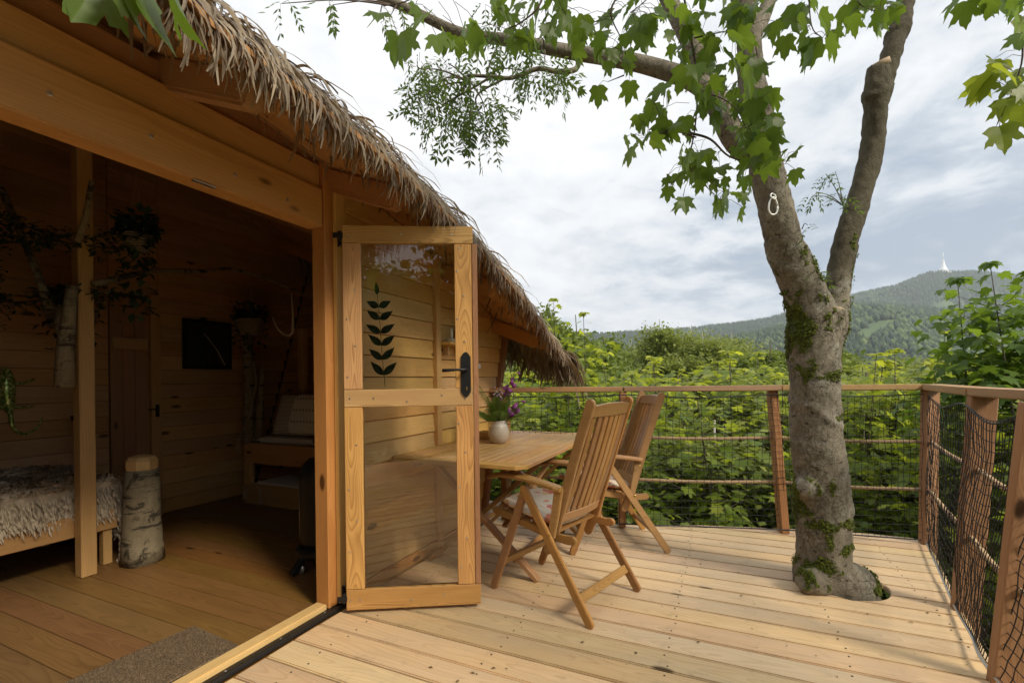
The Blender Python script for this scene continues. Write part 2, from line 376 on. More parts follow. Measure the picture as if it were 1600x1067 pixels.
# ---- trees on the far slopes, too many to count
FM = leafmat('far foliage', (.022, .045, .020), (.055, .095, .030), (.16, .22, .05), .15, .8)
nr = np.random.RandomState(5)
def conetree():
    V, F = [], []
    for z0, z1, r in ((.08, .62, .30), (.35, .84, .22), (.6, 1.0, .13)):
        b = len(V)
        for k in range(5):
            a = k * 2 * math.pi / 5 + z0 * 5; rr = r * (1 + .25 * math.sin(k * 2.7 + z0 * 9)); V.append((rr * math.cos(a), rr * math.sin(a), z0 + .05 * math.sin(k * 4)))
        V.append((0, 0, z1)); F += [(b + k, b + (k + 1) % 5, b + 5) for k in range(5)]
    return V, F
def blobtree(seed, sub=1):
    bm = bmesh.new(); bmesh.ops.create_icosphere(bm, subdivisions=sub, radius=1); V = []
    for v in bm.verts:
        d = 1 + .45 * noise.noise(v.co * 1.6 + Vector((seed * 7.1, 0, 0)))
        V.append((v.co.x * .34 * d, v.co.y * .34 * d, .55 + v.co.z * .46 * d))
    F = [tuple(x.index for x in f.verts) for f in bm.faces]; bm.free(); return V, F
def place_forest(name, tv, tf, X, Y, H, wid, tone, label=None):
    Z = terrain(X, Y) - .05 * H; m = np.zeros((len(X), 3, 3)); a = nr.rand(len(X)) * 6.28
    m[:, 0, 0] = np.cos(a) * H * wid; m[:, 0, 1] = -np.sin(a) * H * wid; m[:, 1, 0] = np.sin(a) * H * wid; m[:, 1, 1] = np.cos(a) * H * wid; m[:, 2, 2] = H
    return tag(add(name, merge(name, tv, tf, m, np.stack([X, Y, Z], 1), tone), FM), label, 'forest', kind='stuff')
def polar(n, r0, r1, a0, a1):
    r = np.sqrt(nr.rand(n) * (r1 * r1 - r0 * r0) + r0 * r0); a = R(a0) + nr.rand(n) * R(a1 - a0); return r * np.sin(a), r * np.cos(a)
def patch(X, Y, s):
    return np.sin(X / s + 2 * np.sin(Y / s * .7)) * np.cos(Y / s * 1.3 + np.sin(X / s * .9 + 1))
Y = np.sqrt(nr.rand(34000) * (2030 ** 2 - 500 ** 2) + 500 ** 2); X = Y * (-.08 + 1.33 * nr.rand(len(Y)))
keep = ~((patch(X, Y, 70) > .88) | (np.hypot(X - 1830, Y - 1950) < 55)) & (np.hypot(X, Y) < 3380)
X, Y = X[keep], Y[keep]; con = (patch(X + 300, Y, 110) + nr.rand(len(X)) * 1.2 - .6 + (np.hypot(X, Y) > 1450) * .75) > .1
cv, cf = conetree(); bv, bf = blobtree(1)
place_forest('conifer_forest', cv, cf, X[con], Y[con], 13 + 9 * nr.rand(con.sum()), .9, nr.rand(con.sum()) * .6, 'dark conifer forest covering the far hill slopes')
d = ~con
place_forest('broadleaf_forest', bv, bf, X[d], Y[d], 11 + 7 * nr.rand(d.sum()), 1.0, np.where(nr.rand(d.sum()) < .45, 1.15 + .55 * nr.rand(d.sum()), nr.rand(d.sum())), 'paler broadleaf woods scattered over the hill slopes')
X, Y = polar(5200, 110, 560, -14, 51)
bv2, bf2 = blobtree(4, 2)
place_forest('valley_forest', bv2, bf2, X, Y, 8 + 8 * nr.rand(len(X)), 1.0, np.where(nr.rand(len(X)) < .4, 1.1 + .6 * nr.rand(len(X)), nr.rand(len(X))), 'mixed green woods filling the valley below the hills')

# ---- the tower on the summit
MW = plain('white cladding', (.80, .82, .84), .35, 0, .05)
tp = at(1474, 431, 2000); tp.z = float(terrain(tp.x, tp.y)) - 1
tw = tag(empty('mountain_tower', Matrix.Translation(tp)), 'white cone shaped tower with a needle mast on the far summit', 'tower')
prof = [(1.45 * 17 * math.exp(-z / 22.0) + 1.9 - z * .012, 7 + z) for z in range(0, 58, 3)]
lathe('cone', [(28, 5), (28, 7)] + prof + [(.9, 66)], MW, tw, n=32)
lathe('base_storey', [(34, 0), (34, 2.2), (31, 2.4), (31, 5)], plain('grey storey', (.16, .17, .18), .6), tw, n=32)
lathe('mast', [(1.7, 66), (1.4, 78), (1.9, 79), (1.9, 84), (.9, 86), (.7, 96)], MW, tw, n=12)
for k in range(3): lathe('ring', [(27.6 - k * 5, 8 + k * 5), (28.0 - k * 5, 8.6 + k * 5), (27.6 - k * 5, 9.2 + k * 5)], plain('window band', (.2, .22, .24), .3), tw, n=32)

# ================================================================== DECK (cabin frame)
deck = tag(empty('deck', CAB), kind='structure')
EDGE = [(-.6, 3.56), (0.0, 3.68), (.35, 3.73), (.8, 3.80), (1.13, 3.87), (1.5, 3.99), (1.8, 4.10), (2.05, 4.16), (2.29, 4.22), (2.6, 4.29), (2.9, 4.34), (3.10, 4.36), (3.19, 4.28), (3.16, 4.0), (3.06, 3.5), (2.98, 3.1), (2.86, 2.42), (2.84, 1.0), (2.84, -2.6)]
def edge_right(y):                       # outermost x of the deck at this y: first crossing of the outline from the right
    best = None
    for (x0, y0), (x1, y1) in zip(EDGE, EDGE[1:]):
        if (y0 - y) * (y1 - y) <= 0 and abs(y1 - y0) > 1e-6:
            x = x0 + (x1 - x0) * (y - y0) / (y1 - y0); best = x if best is None else max(best, x)
    return best
def edge_left(y):
    if y < 3.66: return .045 if y < 3.44 else -.25
    for (x0, y0), (x1, y1) in zip(EDGE[:12], EDGE[1:12]):
        if y0 <= y <= y1: 
            return x0 + (x1 - x0) * (y - y0) / (y1 - y0) + .022 * math.sin(y * 63) + .02 * math.sin(y * 29 + 1)
    return None
TREE = Vector((2.50, 3.24)); HOLE = .215      # trunk hole in the deck, cabin frame
def deck_board(y0, y1, x0f, x1f):
    n = 7; V, F = [], []; cx = 1.5; cy = (y0 + y1) / 2
    rows = []
    for i in range(n):
        y = y0 + (y1 - y0) * i / (n - 1); a, b2 = x0f(y), x1f(y)
        if a is None or b2 is None or b2 - a < .02: continue
        rows.append((y, a, b2))
    if len(rows) < 2: return None
    for y, a, b2 in rows:
        for z in (0, -.028):
            for k in range(5): V.append((a + (b2 - a) * k / 4 - cx, y - cy, z))
    m = len(rows)
    for i in range(m - 1):
        for k in range(4):
            p = i * 10 + k; q = p + 10
            F.append((p, p + 1, q + 1, q)); F.append((p + 5, q + 5, q + 6, p + 6))
    for k in range(4):
        F.append((k, k + 5, k + 6, k + 1)); q = (m - 1) * 10 + k; F.append((q, q + 1, q + 6, q + 5))
    for i in range(m - 1):
        p, q = i * 10, i * 10 + 10; F.append((p, q, q + 5, p + 5)); F.append((p + 4, p + 9, q + 9, q + 4))
    bm = bmesh.new(); me = pymesh('deck_board', V, F); bm.from_mesh(me)
    bmesh.ops.recalc_face_normals(bm, faces=bm.faces)
    ed = [e for e in bm.edges if len(e.link_faces) == 2 and e.calc_face_angle(0) > 1.0 and all(v.co.z > -.001 for v in e.verts)]
    bmesh.ops.bevel(bm, geom=ed, offset=.005, segments=2, affect='EDGES')
    bm.to_mesh(me); bm.free()
    z = rnd.uniform(-.0015, .0015)
    return add('deck_board', me, W_DECK, deck, Matrix.Translation((cx, cy, z)))
PITCH = .1465; y = -2.4; boards = []
while y < 4.36:
    y0, y1 = y, y + PITCH - .009
    dmin = 0 if y0 <= TREE.y <= y1 else min(abs(y0 - TREE.y), abs(y1 - TREE.y))
    if dmin < HOLE:
        def hl(yy, s):
            d2 = HOLE ** 2 - (yy - TREE.y) ** 2
            return TREE.x + s * math.sqrt(d2) if d2 > 0 else TREE.x
        boards.append((y0, deck_board(y0, y1, edge_left, lambda q: hl(q, -1))))
        boards.append((y0, deck_board(y0, y1, lambda q: hl(q, 1), edge_right)))
    else:
        boards.append((y0, deck_board(y0, y1, edge_left, edge_right)))
    y += PITCH
# screws in pairs over the joists
V, F = [], []
sv, sf = tube([(0, 0, 0), (0, 0, .0012)], .0042, 8)
locs = []
for xj in (.25, .95, 1.65, 2.35, 2.85):
    yy = -2.4
    while yy < 4.2:
        for dy in (.03, .11):
            p = (xj + rnd.uniform(-.012, .012), yy + dy + rnd.uniform(-.004, .004), .0006)
            er = edge_right(p[1]); el = edge_left(p[1])
            if er and el and el + .04 < p[0] < er - .04 and (Vector(p[:2]) - TREE).length > .3: locs.append(p)
        yy += PITCH
s_o = add('screw', merge('screw', [tuple(v) for v in sv], sf, [np.eye(3)] * len(locs), locs), plain('dark screw', (.05, .035, .025), .5, .3), deck); s_o['kind'] = 'stuff'
for xj in (.25, .95, 1.65, 2.35, 2.85): block('joist', (xj - .04, -2.4, -.20), (xj + .04, 3.6, -.032), W_BEAM, deck, .003, 'y')

# fallen bits of leaf and bark on the boards
lv = [(0, 0, 0), (.5, .28, .12), (1, 0, .02), (.5, -.28, .1)]; ms_, ls_ = [], []
for _ in range(170):
    q = (rnd.uniform(.2, 2.85), rnd.uniform(.3, 3.7), .003)
    ms_.append(np.array(Matrix.Rotation(rnd.uniform(0, 6.28), 3, 'Z') * rnd.choice((.006, .009, .013, .022)))); ls_.append(q)
add('leaf_litter', merge('leaf_litter', lv, [(0, 1, 2, 3)], ms_, ls_), plain('dry litter', (.14, .09, .04), .8, 0, .6, 9), deck)['kind'] = 'stuff'

# ================================================================== RAILING
rail = tag(empty('railing', CAB), 'larch deck railing with rope lines and black safety net round the terrace', 'railing')
POSTS = [((.16, 3.60), (.14, 3.64), (0, 1)), ((1.13, 3.76), (1.14, 3.82), (-.28, .96)), ((2.30, 4.08), (2.24, 4.15), (-.25, .97)),
         ((3.15, 4.20), (3.20, 4.27), (.75, .45)), ((2.93, 3.10), (3.03, 3.11), (1, .05)), ((2.80, 2.42), (2.93, 2.42), (1, 0)),
         ((2.89, 1.65), (3.01, 1.65), (1, 0)), ((2.89, .85), (3.01, .85), (1, 0)), ((2.89, 0.0), (3.01, 0.0), (1, 0)), ((2.89, -.9), (3.01, -.9), (1, 0))]
for (bx, by), (tx, ty), (ox, oy) in POSTS:
    o2 = Vector((ox, oy, 0)).normalized(); cen = o2 * .04
    plank('post', Vector((bx, by, -.30 if bx > 2.5 else .001)) + cen, Vector((tx, ty, 1.088)) + cen, .105, .055, o2, W_POST, rail, .005)
HR = [(-.12, 3.66), (1.13, 3.86), (2.28, 4.17), (3.25, 4.32), (3.07, 3.11), (3.05, 1.9), (3.05, .4), (3.05, -2.2)]
for a, b2 in zip(HR, HR[1:]):
    pa, pb = Vector((*a, 1.11)), Vector((*b2, 1.11)); dd = (pb - pa).normalized()
    plank('handrail', pa + dd * .002, pb - dd * .002, .125, .042, (-(dd.y), dd.x, 0), W_RAIL, rail, .006, 2)
MAT_ROPE = plain('hemp rope', (.42, .29, .17), .85, 0, .3, 160, .5)
def rope(pts, r, name='rope', parent=rail, mat=MAT_ROPE, pitch=.055):
    P = catmull(pts, 10); V, F = [], []
    d = [0]
    for a, b2 in zip(P, P[1:]): d.append(d[-1] + (b2 - a).length)
    n = int(d[-1] / .007); Q = []; j = 0
    for i in range(n + 1):
        s = d[-1] * i / n
        while j < len(d) - 2 and d[j + 1] < s: j += 1
        Q.append(P[j].lerp(P[j + 1], (s - d[j]) / max(1e-6, d[j + 1] - d[j])))
    for k in range(3):
        H = []
        for i, q in enumerate(Q):
            t2 = (Q[min(i + 1, n)] - Q[max(i - 1, 0)]).normalized(); u = t2.cross(Vector((0, 0, 1)))
            u = u.normalized() if u.length > .1 else t2.orthogonal(); w = t2.cross(u)
            an = 2 * math.pi * (k / 3 + i * .007 / pitch); H.append(q + (u * math.cos(an) + w * math.sin(an)) * r * .5)
        tube(H, r * .56, 5, V, F)
    P0 = Q[0]
    return add(name, pymesh(name, [v - P0 for v in V], F, True), mat, parent, Matrix.Translation(P0))
PB_ = [Vector((b2[0] + Vector((o2[0], o2[1])).normalized().x * .05, b2[1] + Vector((o2[0], o2[1])).normalized().y * .05)) for b2, t2, o2 in POSTS]
for i in range(len(POSTS) - 1):
    for hz in (.38, .72):
        (b0, t0, o0), (b1, t1, o1) = POSTS[i], POSTS[i + 1]
        f = hz / 1.09
        a = Vector((b0[0] + (t0[0] - b0[0]) * f, b0[1] + (t0[1] - b0[1]) * f, hz)); c2 = Vector((b1[0] + (t1[0] - b1[0]) * f, b1[1] + (t1[1] - b1[1]) * f, hz))
        a += Vector((o0[0], o0[1], 0)).normalized() * .05; c2 += Vector((o1[0], o1[1], 0)).normalized() * .05
        mid = (a + c2) / 2 + Vector((0, 0, -.012))
        rope([a, mid, c2], .013)
MAT_NET = plain('black net cord', (.016, .018, .022), .6)
def net(name, bot, top, cell=.047, r=.0019, sag=.0):
    """knotted net between two polylines; the strands are real cords"""
    B = catmull([Vector(p) for p in bot], 12); T = catmull([Vector(p) for p in top], 12)
    ln = sum((a - b2).length for a, b2 in zip(B, B[1:])); nx = int(ln / cell); nz = int(1.02 / cell)
    def samp(P, u):
        s = u * (len(P) - 1); i = min(int(s), len(P) - 2); return P[i].lerp(P[i + 1], s - i)
    G = []
    for i in range(nx + 1):
        a, b2 = samp(B, i / nx), samp(T, i / nx); col_ = []
        for j in range(nz + 1):
            w = j / nz; p = a.lerp(b2, w)
            e = .006 * (1 if 0 < j < nz else 0)
            p += Vector((noise.noise(p * 3.1) * .018 + rnd.uniform(-e, e) * .6, noise.noise(p * 3.3 + Vector((5, 0, 0))) * .018, noise.noise(p * 2.2 + Vector((0, 7, 0))) * .02 + rnd.uniform(-e, e) * .7))
            col_.append(p)
        G.append(col_)
    V, F = [], []
    for i in range(nx + 1): tube(G[i], r, 3, V, F, False)
    for j in range(nz + 1): tube([G[i][j] for i in range(nx + 1)], r, 3, V, F, False)
    o = add(name, pymesh(name, V, F), MAT_NET, rail); o['kind'] = 'stuff'
    tubeobj('net_rod', B, .0055, MAT_STEEL if sag else MAT_NET, rail, 6); tubeobj('net_cord', T, .004, MAT_NET, rail, 6)
net('net', [(.02, 3.58, .035), (.6, 3.67, .035), (1.13, 3.75, .035), (1.7, 3.91, .035), (2.3, 4.07, .035), (2.75, 4.13, .035), (3.14, 4.18, .035)],
    [(.02, 3.60, 1.06), (.6, 3.70, 1.045), (1.13, 3.78, 1.065), (1.7, 3.95, 1.04), (2.25, 4.12, 1.06), (2.75, 4.18, 1.045), (3.18, 4.24, 1.06)])
net('net', [(3.16, 4.16, .03), (3.05, 3.62, .03), (2.945, 3.10, .02), (2.885, 2.76, .03), (2.825, 2.42, .03), (2.81, 1.6, .03), (2.81, .8, .03), (2.81, 0, .03), (2.81, -.9, .03)],
    [(3.20, 4.22, 1.05), (3.08, 3.64, 1.0), (2.99, 3.11, 1.05), (2.96, 2.76, .98), (2.98, 2.42, 1.04), (2.96, 2.0, .98), (2.98, 1.6, 1.04), (2.97, .8, 1.03), (2.97, 0, 1.03), (2.97, -.9, 1.03)], .048, .0023, 1)
# ================================================================== CABIN (cabin frame: facade at x = 0)
cabin = tag(empty('cabin', CAB), 'larch wood cabin with thatched eave and open front beside the terrace', 'cabin')
def ze(y): return 2.22 - .071 * max(0.0, y - .6) ** 2 + min(.30, 1.3 * max(0.0, .86 - y) ** 2)
def zr(x, y): return ze(y) + .40 * (.57 - x) if x > -2.8 else ze(y) + .40 * (.57 + 2.8) - .40 * (-2.8 - x)
def gable(z): return 3.45 + .30 * z            # the end wall leans outwards
# --- posts, beams
block('post', (-.085, 1.800, .02), (.006, 1.905, 2.37), W_BEAM, cabin, .004, 'z')
block('post_cover', (.008, 1.852, .03), (.032, 1.925, 2.375), W_SIDING, cabin, .003, 'z')
block('post', (-.10, .0, .02), (.01, .11, 2.40), W_BEAM, cabin, .004, 'z')
block('beam', (-.105, -1.9, 2.005), (.0, 1.798, 2.20), W_BEAM, cabin, .006, 'y', 2)
block('beam', (-.125, -1.9, 2.204), (-.022, 1.798, 2.33), W_BEAM, cabin, .004, 'y')
block('upper_fascia', (-.15, -1.9, 2.332), (-.05, 1.798, 2.425), W_POST, cabin, .004, 'y')
block('upper_fascia', (-.14, -1.9, 2.427), (-.06, .62, 2.76), W_POST, cabin, .004, 'y')  # extension added out of view to stop light leaking above the beam
for yy, zz_ in ((1.0, 2.10), (1.32, 2.085), (.72, 2.10), (1.58, 2.07), (.35, 2.09), (.55, 2.16)):
    add('screw_head', boxmesh('screw_head', .004, .013, .013, .001), MAT_STEEL, cabin, Matrix.Translation((.0015, yy, zz_)))
block('strike_plate', (-.02, 1.15, 1.9995), (.0, 1.24, 2.0045), MAT_STEEL, cabin, .001, 'y')
# --- threshold
block('threshold', (-.075, .112, .0), (-.005, 1.798, .045), W_PALE, cabin, .005, 'y', 2)
block('threshold_seal', (-.003, .06, .0), (.040, 1.93, .022), MAT_BLACK, cabin, .003, 'y')
for k in range(7): add('seal_screw', boxmesh('seal_screw', .008, .008, .004, .001), MAT_STEEL, cabin, Matrix.Translation((.018, .2 + k * .26, .0235)))
# --- lapped siding of the terrace wall
BAT = 2.80
def siding(y0f, y1f, z0, z1, xf=.0, mat=W_SIDING, name='wall_board'):
    """one board of the wall: its lower edge stands proud of the board below; ends follow y0f(z), y1f(z)"""
    zs = [z0, z0 + .35 * (z1 - z0), z0 + .7 * (z1 - z0), z1]
    V, F = [], []
    cyy, czz = (y0f(z0) + y1f(z0)) / 2, (z0 + z1) / 2
    for z in zs:
        x = xf + .020 - .013 * (z - z0) / (z1 - z0)
        a, b2 = y0f(z), max(y0f(z) + .005, y1f(z))
        V += [(a - cyy, -(x), z - czz), (b2 - cyy, -(x), z - czz), (a - cyy, -(xf - .004), z - czz), (b2 - cyy, -(xf - .004), z - czz)]
    for i in range(3):
        p = i * 4; q = p + 4
        F += [(p, p + 1, q + 1, q), (p + 2, q + 2, q + 3, p + 3), (p, q, q + 2, p + 2), (p + 1, p + 3, q + 3, q + 1)]
    F += [(0, 2, 3, 1), (12, 13, 15, 14)]
    me = pymesh(name, V, F); bm = bmesh.new(); bm.from_mesh(me); bmesh.ops.recalc_face_normals(bm, faces=bm.faces)
    bmesh.ops.bevel(bm, geom=[e for e in bm.edges if abs(e.verts[0].co.z - (z0 - czz)) < 1e-5 and abs(e.verts[1].co.z - (z0 - czz)) < 1e-5 and len(e.link_faces) == 2 and min(v.co.y for v in e.verts) < -(xf + .015)], offset=.003, segments=2, affect='EDGES')
    bm.to_mesh(me); bm.free()
    # local x runs along cabin y
    m = Matrix(((0, -1, 0, 0), (1, 0, 0, cyy), (0, 0, 1, czz), (0, 0, 0, 1)))
    return add(name, me, mat, cabin, m)
def rooflim(z):                       # y where the roof underside comes down to z on the facade
    lo, hi = .6, 6
    for _ in range(40):
        mid = (lo + hi) / 2
        if zr(0, mid) - .012 > z: lo = mid
        else: hi = mid
    return lo
z = .075; SP = .128
while z < 2.32:
    z1 = min(z + SP - .0035, 2.33)
    siding(lambda q: 1.928, lambda q: min(BAT - .03, rooflim(q)), z, z1)
    if rooflim(z) > BAT + .06: siding(lambda q: BAT + .03, lambda q: min(gable(q) - .03, rooflim(q)), z, z1)
    z += SP
block('batten', (.0, BAT - .028, .02), (.045, BAT + .028, 2.10), W_SIDING, cabin, .003, 'z')
plank('corner_trim', (.02, gable(0) - .005, .0), (.02, gable(1.70) - .005, 1.70), .055, .075, (0, 1, 0), W_POST, cabin, .004)
plank('base_board', (.018, 1.93, .036), (.018, 3.44, .036), .026, .07, (1, 0, 0), W_BEAM, cabin, .004)
# --- eave boards, ceiling boards (swept along the drooping eave)
def roofboard(name, x0, x1, mat, dz=0.0, th=.02, y0=-1.9, y1=4.22, n=20, lift=0.0):
    V, F = [], []; cyy = (y0 + y1) / 2; z00 = zr((x0 + x1) / 2, 1.5)
    for i in range(n + 1):
        y = y0 + (y1 - y0) * i / n
        for x in (x0, x1):
            for s in (0, 1): V.append((y - cyy, -(x - (x0 + x1) / 2), zr(x, y) + dz + lift + s * th - z00))
    for i in range(n):
        p = i * 4; q = p + 4
        F += [(p, p + 2, q + 2, q), (p + 1, q + 1, q + 3, p + 3), (p, q, q + 1, p + 1), (p + 2, p + 3, q + 3, q + 2)]
    F += [(0, 1, 3, 2), (n * 4, n * 4 + 2, n * 4 + 3, n * 4 + 1)]
    me = pymesh(name, V, F); bm = bmesh.new(); bm.from_mesh(me); bmesh.ops.recalc_face_normals(bm, faces=bm.faces); bm.to_mesh(me); bm.free()
    m = Matrix(((0, -1, 0, (x0 + x1) / 2), (1, 0, 0, cyy), (0, 0, 1, z00), (0, 0, 0, 1)))
    return add(name, me, mat, cabin, m)
xs = [.575, .385, .195, .005]
for a, b2 in zip(xs, xs[1:]): roofboard('soffit_board', b2 + .002, a - .002, W_BEAM, rnd.uniform(-.001, .001))
xx = .0
while xx > -5.5:
    roofboard('ceiling_board', xx - .168, xx - .002, W_INNER, rnd.uniform(-.001, .001), n=14); xx -= .17
roofboard('eave_felt', .10, .545, MAT_FELT, 0, .02, y1=4.26, lift=.022)
# --- rafters
for ry in (-.7, .2, 1.10, 1.875, 2.92, 3.72):
    xe = .43
    p0 = Vector((xe, ry, zr(xe, ry) - .062)); p1 = Vector((-2.78, ry, zr(-2.78, ry) - .062))
    o = plank('rafter', p1, p0, .085, .118, (0, 1, 0), W_POST if ry < 2 else W_BEAM, cabin, .012, 2)
    plank('rafter', (-5.6, ry, zr(-5.6, ry) - .07), (-2.82, ry, zr(-2.82, ry) - .07), .085, .118, (0, 1, 0), W_INNER, cabin, .006)
block('ridge_beam', (-2.86, -1.9, 3.30), (-2.74, 2.2, 3.46), W_INNER, cabin, .006, 'y')
# --- thatch: dried palm leaf strips in overlapping rows
tm, t, b, o = newmat('dried thatch'); tcx = N(t, 'ShaderNodeTexCoord'); at_ = N(t, 'ShaderNodeAttribute'); at_.attribute_name = 'tone'; oi = N(t, 'ShaderNodeObjectInfo')
rv = M(t, 'FRACT', M(t, 'ADD', M(t, 'MULTIPLY', at_.outputs['Fac'], 5.7), oi.outputs['Random']))
c = RAMP(t, rv, [(0, (.07, .05, .032)), (.28, (.24, .18, .12)), (.55, (.42, .335, .22)), (.8, (.28, .235, .18)), (1, (.54, .44, .30))])
c = MIX(t, M(t, 'MULTIPLY', NOISE(t, tcx.outputs['Object'], 55, 4, .65), .8), c, (.15, .11, .075))
L(t, c, b.inputs['Base Color']); b.inputs['Roughness'].default_value = .62
trn = N(t, 'ShaderNodeBsdfTranslucent'); L(t, MIX(t, .5, c, (.55, .28, .08)), trn.inputs[0]); mx = N(t, 'ShaderNodeMixShader'); mx.inputs[0].default_value = .22
L(t, b.outputs[0], mx.inputs[1]); L(t, trn.outputs[0], mx.inputs[2]); L(t, mx.outputs[0], o.inputs[0])
THATCH = tm
def strip_variant(k):
    q = random.Random(100 + k); L_ = q.uniform(.30, .46); wd = q.uniform(.0065, .0115); ns = 7
    a = R(q.uniform(8, 26)); end = R(q.uniform(62, 92)); P = [Vector((0, 0, 0))]; V, F = [], []
    for i in range(ns):
        f = (i + .5) / ns; an = a + (end - a) * min(1, f * q.uniform(1.0, 1.3)) ** 1.2
        P.append(P[-1] + Vector((math.cos(an), q.uniform(-.12, .12), -math.sin(an))) * L_ / ns)
    tw = q.uniform(-1.2, 1.2); cup = q.uniform(.15, .7)
    for i, p in enumerate(P):
        f = i / ns; w = wd * min(1.0, .45 + f * 3) * (1 - max(0, f - .72) / .28 * q.uniform(.45, .85)); ta = tw * f
        y = Vector((math.sin(ta) * .5, math.cos(ta), math.sin(ta) * .5))
        V += [p - y * w, p + Vector((0, 0, w * cup)), p + y * w]
    for i in range(ns):
        a0 = i * 3; F += [(a0, a0 + 1, a0 + 4, a0 + 3), (a0 + 1, a0 + 2, a0 + 5, a0 + 4)]
    return [tuple(v) for v in V], F
SV = [strip_variant(k) for k in range(16)]
SM = [pymesh('thatch_leaf', v, f, True) for v, f in SV]
for m_ in SM: m_.materials.append(THATCH)
strips = []                                     # (x, y, z, yaw, pitch, roll, scale)
def row(x, lift, n, y0, y1, sc=(.85, 1.2), yaw=28, pit=(-14, 12)):
    sc = (sc[0] * .9, sc[1] * .9) if x > .3 else sc; sc0 = sc
    for i in range(n):
        y = y0 + (y1 - y0) * (i + rnd.random()) / n
        if x > .4 and y > 1.3: sc = (sc0[0] * .88, sc0[1] * .86)
        strips.append((x + rnd.uniform(-.03, .03), y, zr(x, y) + lift + rnd.uniform(-.012, .014), R(rnd.gauss(6, yaw / 2)), R(rnd.uniform(*pit)) + R(14), rnd.uniform(-.5, .5), rnd.uniform(*sc)))
row(.545, .035, 560, .0, 4.28, (.34, .6), 30, (-4, 22)); row(.50, .062, 620, .0, 4.28, (.38, .70), 34, (-4, 22))
row(.44, .09, 640, .0, 4.28, (.52, .84), 36, (-8, 18))
row(.36, .135, 560, -.2, 4.30, (.66, .92), 36, (-10, 14))
row(.24, .19, 520, -.2, 4.30, (.7, 1.0), 40, (-16, 6)); row(.34, .165, 360, -.2, 4.30, (.6, .9), 44, (-24, -2))
row(.08, .215, 340, .4, 4.30, (.8, 1.1), 46, (-14, 6)); row(-.15, .215, 300, .4, 4.30, (.8, 1.1), 46, (-14, 6))
rear = []
def rearrow(y, lift, n, sc):
    for i in range(n):
        x = .62 - 3.6 * ((i + rnd.random()) / n) ** 1.0
        rear.append((x, y, zr(x, 4.2) + lift + rnd.uniform(-.01, .012), R(90 + rnd.gauss(0, 14)), R(rnd.uniform(2, 26)), rnd.uniform(-.5, .5), rnd.uniform(*sc)))
rearrow(4.18, .03, 480, (.55, .95)); rearrow(4.10, .06, 420, (.7, 1.1)); rearrow(4.0, .10, 300, (.8, 1.1))
for i in range(240):                            # the hip where both eaves meet
    f = rnd.random(); strips.append((.42 + .12 * f + rnd.uniform(-.05, .05), 4.12 + .12 * f + rnd.uniform(-.05, .04), zr(.45, 4.15) + .04 + rnd.uniform(0, .06), R(rnd.uniform(5, 85)), R(rnd.uniform(10, 36)), rnd.uniform(-.5, .5), rnd.uniform(.55, .95)))
def m3(s):
    return rotm(s[3], s[4], s[5], s[6])
big = sorted(range(len(strips)), key=lambda i: (strips[i][1] if strips[i][1] > .75 else 9) + rnd.random() * .9 + (0 if strips[i][0] > .3 else 3))[:300]
bigs = set(big)
for i in big:
    s = strips[i]; add('thatch_leaf', SM[i % 16], None, cabin, Matrix.Translation(s[:3]) @ m3(s).to_4x4())
rest = [s for i, s in enumerate(strips) if i not in bigs] + rear
for k in range(16):
    sub = rest[k::16]
    if k == 0: allV = []
    allV.append(merge('thatch', SV[k][0], SV[k][1], [np.array(m3(s)) for s in sub], [s[:3] for s in sub], [rnd.random() for _ in sub], True))
def joinmeshes(name, lst):
    bm = bmesh.new()
    for m_ in lst: bm.from_mesh(m_)
    me = bpy.data.meshes.new(name); bm.to_mesh(me); bm.free()
    for m_ in lst: bpy.data.meshes.remove(m_)
    return me
o_ = add('thatch', joinmeshes('thatch', allV), THATCH, cabin); o_['kind'] = 'stuff'
# thatch body over the boards, lumpy
V, F = [], []; nx_, ny_ = 60, 70
def sum_s(y): return max(0, min(1, (y - .8) / 1.2))
for i in range(nx_ + 1):
    for j in range(ny_ + 1):
        x = .50 - 6.4 * i / nx_; y = -1.9 + 6.12 * j / ny_
        lift = .045 + (.085 + .06 * sum_s(y)) * min(1, i / 5) ** .7 - .06 * (j > ny_ - 2)
        V.append((x, y, zr(x, y) + lift + .02 * noise.noise(Vector((x * 6, y * 6, 0)))))
for i in range(nx_):
    for j in range(ny_):
        a = i * (ny_ + 1) + j; F.append((a, a + 1, a + ny_ + 2, a + ny_ + 1))
add('thatch_body', pymesh('thatch_body', V, F, True), plain('thatch body', (.22, .175, .12), .95, 0, .5, 60, .6), cabin)

# ================================================================== GLASS DOOR, folded open
H0, H1 = Vector((.095, 1.838, 0)), Vector((.70, 2.175, 0)); DL = (H1 - H0).length
dx_ = (H1 - H0).normalized(); DM = Matrix(((dx_.x, -dx_.y, 0, H0.x), (dx_.y, dx_.x, 0, H0.y), (0, 0, 1, .022), (0, 0, 0, 1)))
door = tag(empty('glass_door', DM, cabin))
DH = 1.985
def dpart(name, x0, x1, z0, z1, grain, y0=-.021, y1=.021, mat=W_DOOR, bev=.003): return block(name, (x0, y0, z0), (x1, y1, z1), mat, door, bev, grain)
SW = .092
dpart('rail', 0, DL - .001, 0, .105, 'x'); dpart('rail', 0, DL - .034, 1.045, 1.135, 'x'); dpart('rail', 0, DL - .022, DH - .09, DH, 'x')
dpart('stile', 0, SW, .107, 1.043, 'z'); dpart('stile', 0, SW, 1.137, DH - .092, 'z')
dpart('stile', DL - SW - .028, DL - .030, .107, 1.043, 'z'); dpart('stile', DL - SW - .028, DL - .030, 1.137, DH - .092, 'z')
dpart('edge_strip', DL - .028, DL, .107, DH - .092, 'z', -.024, .024, W_POST)
gl, t, b, o = newmat('door glass')
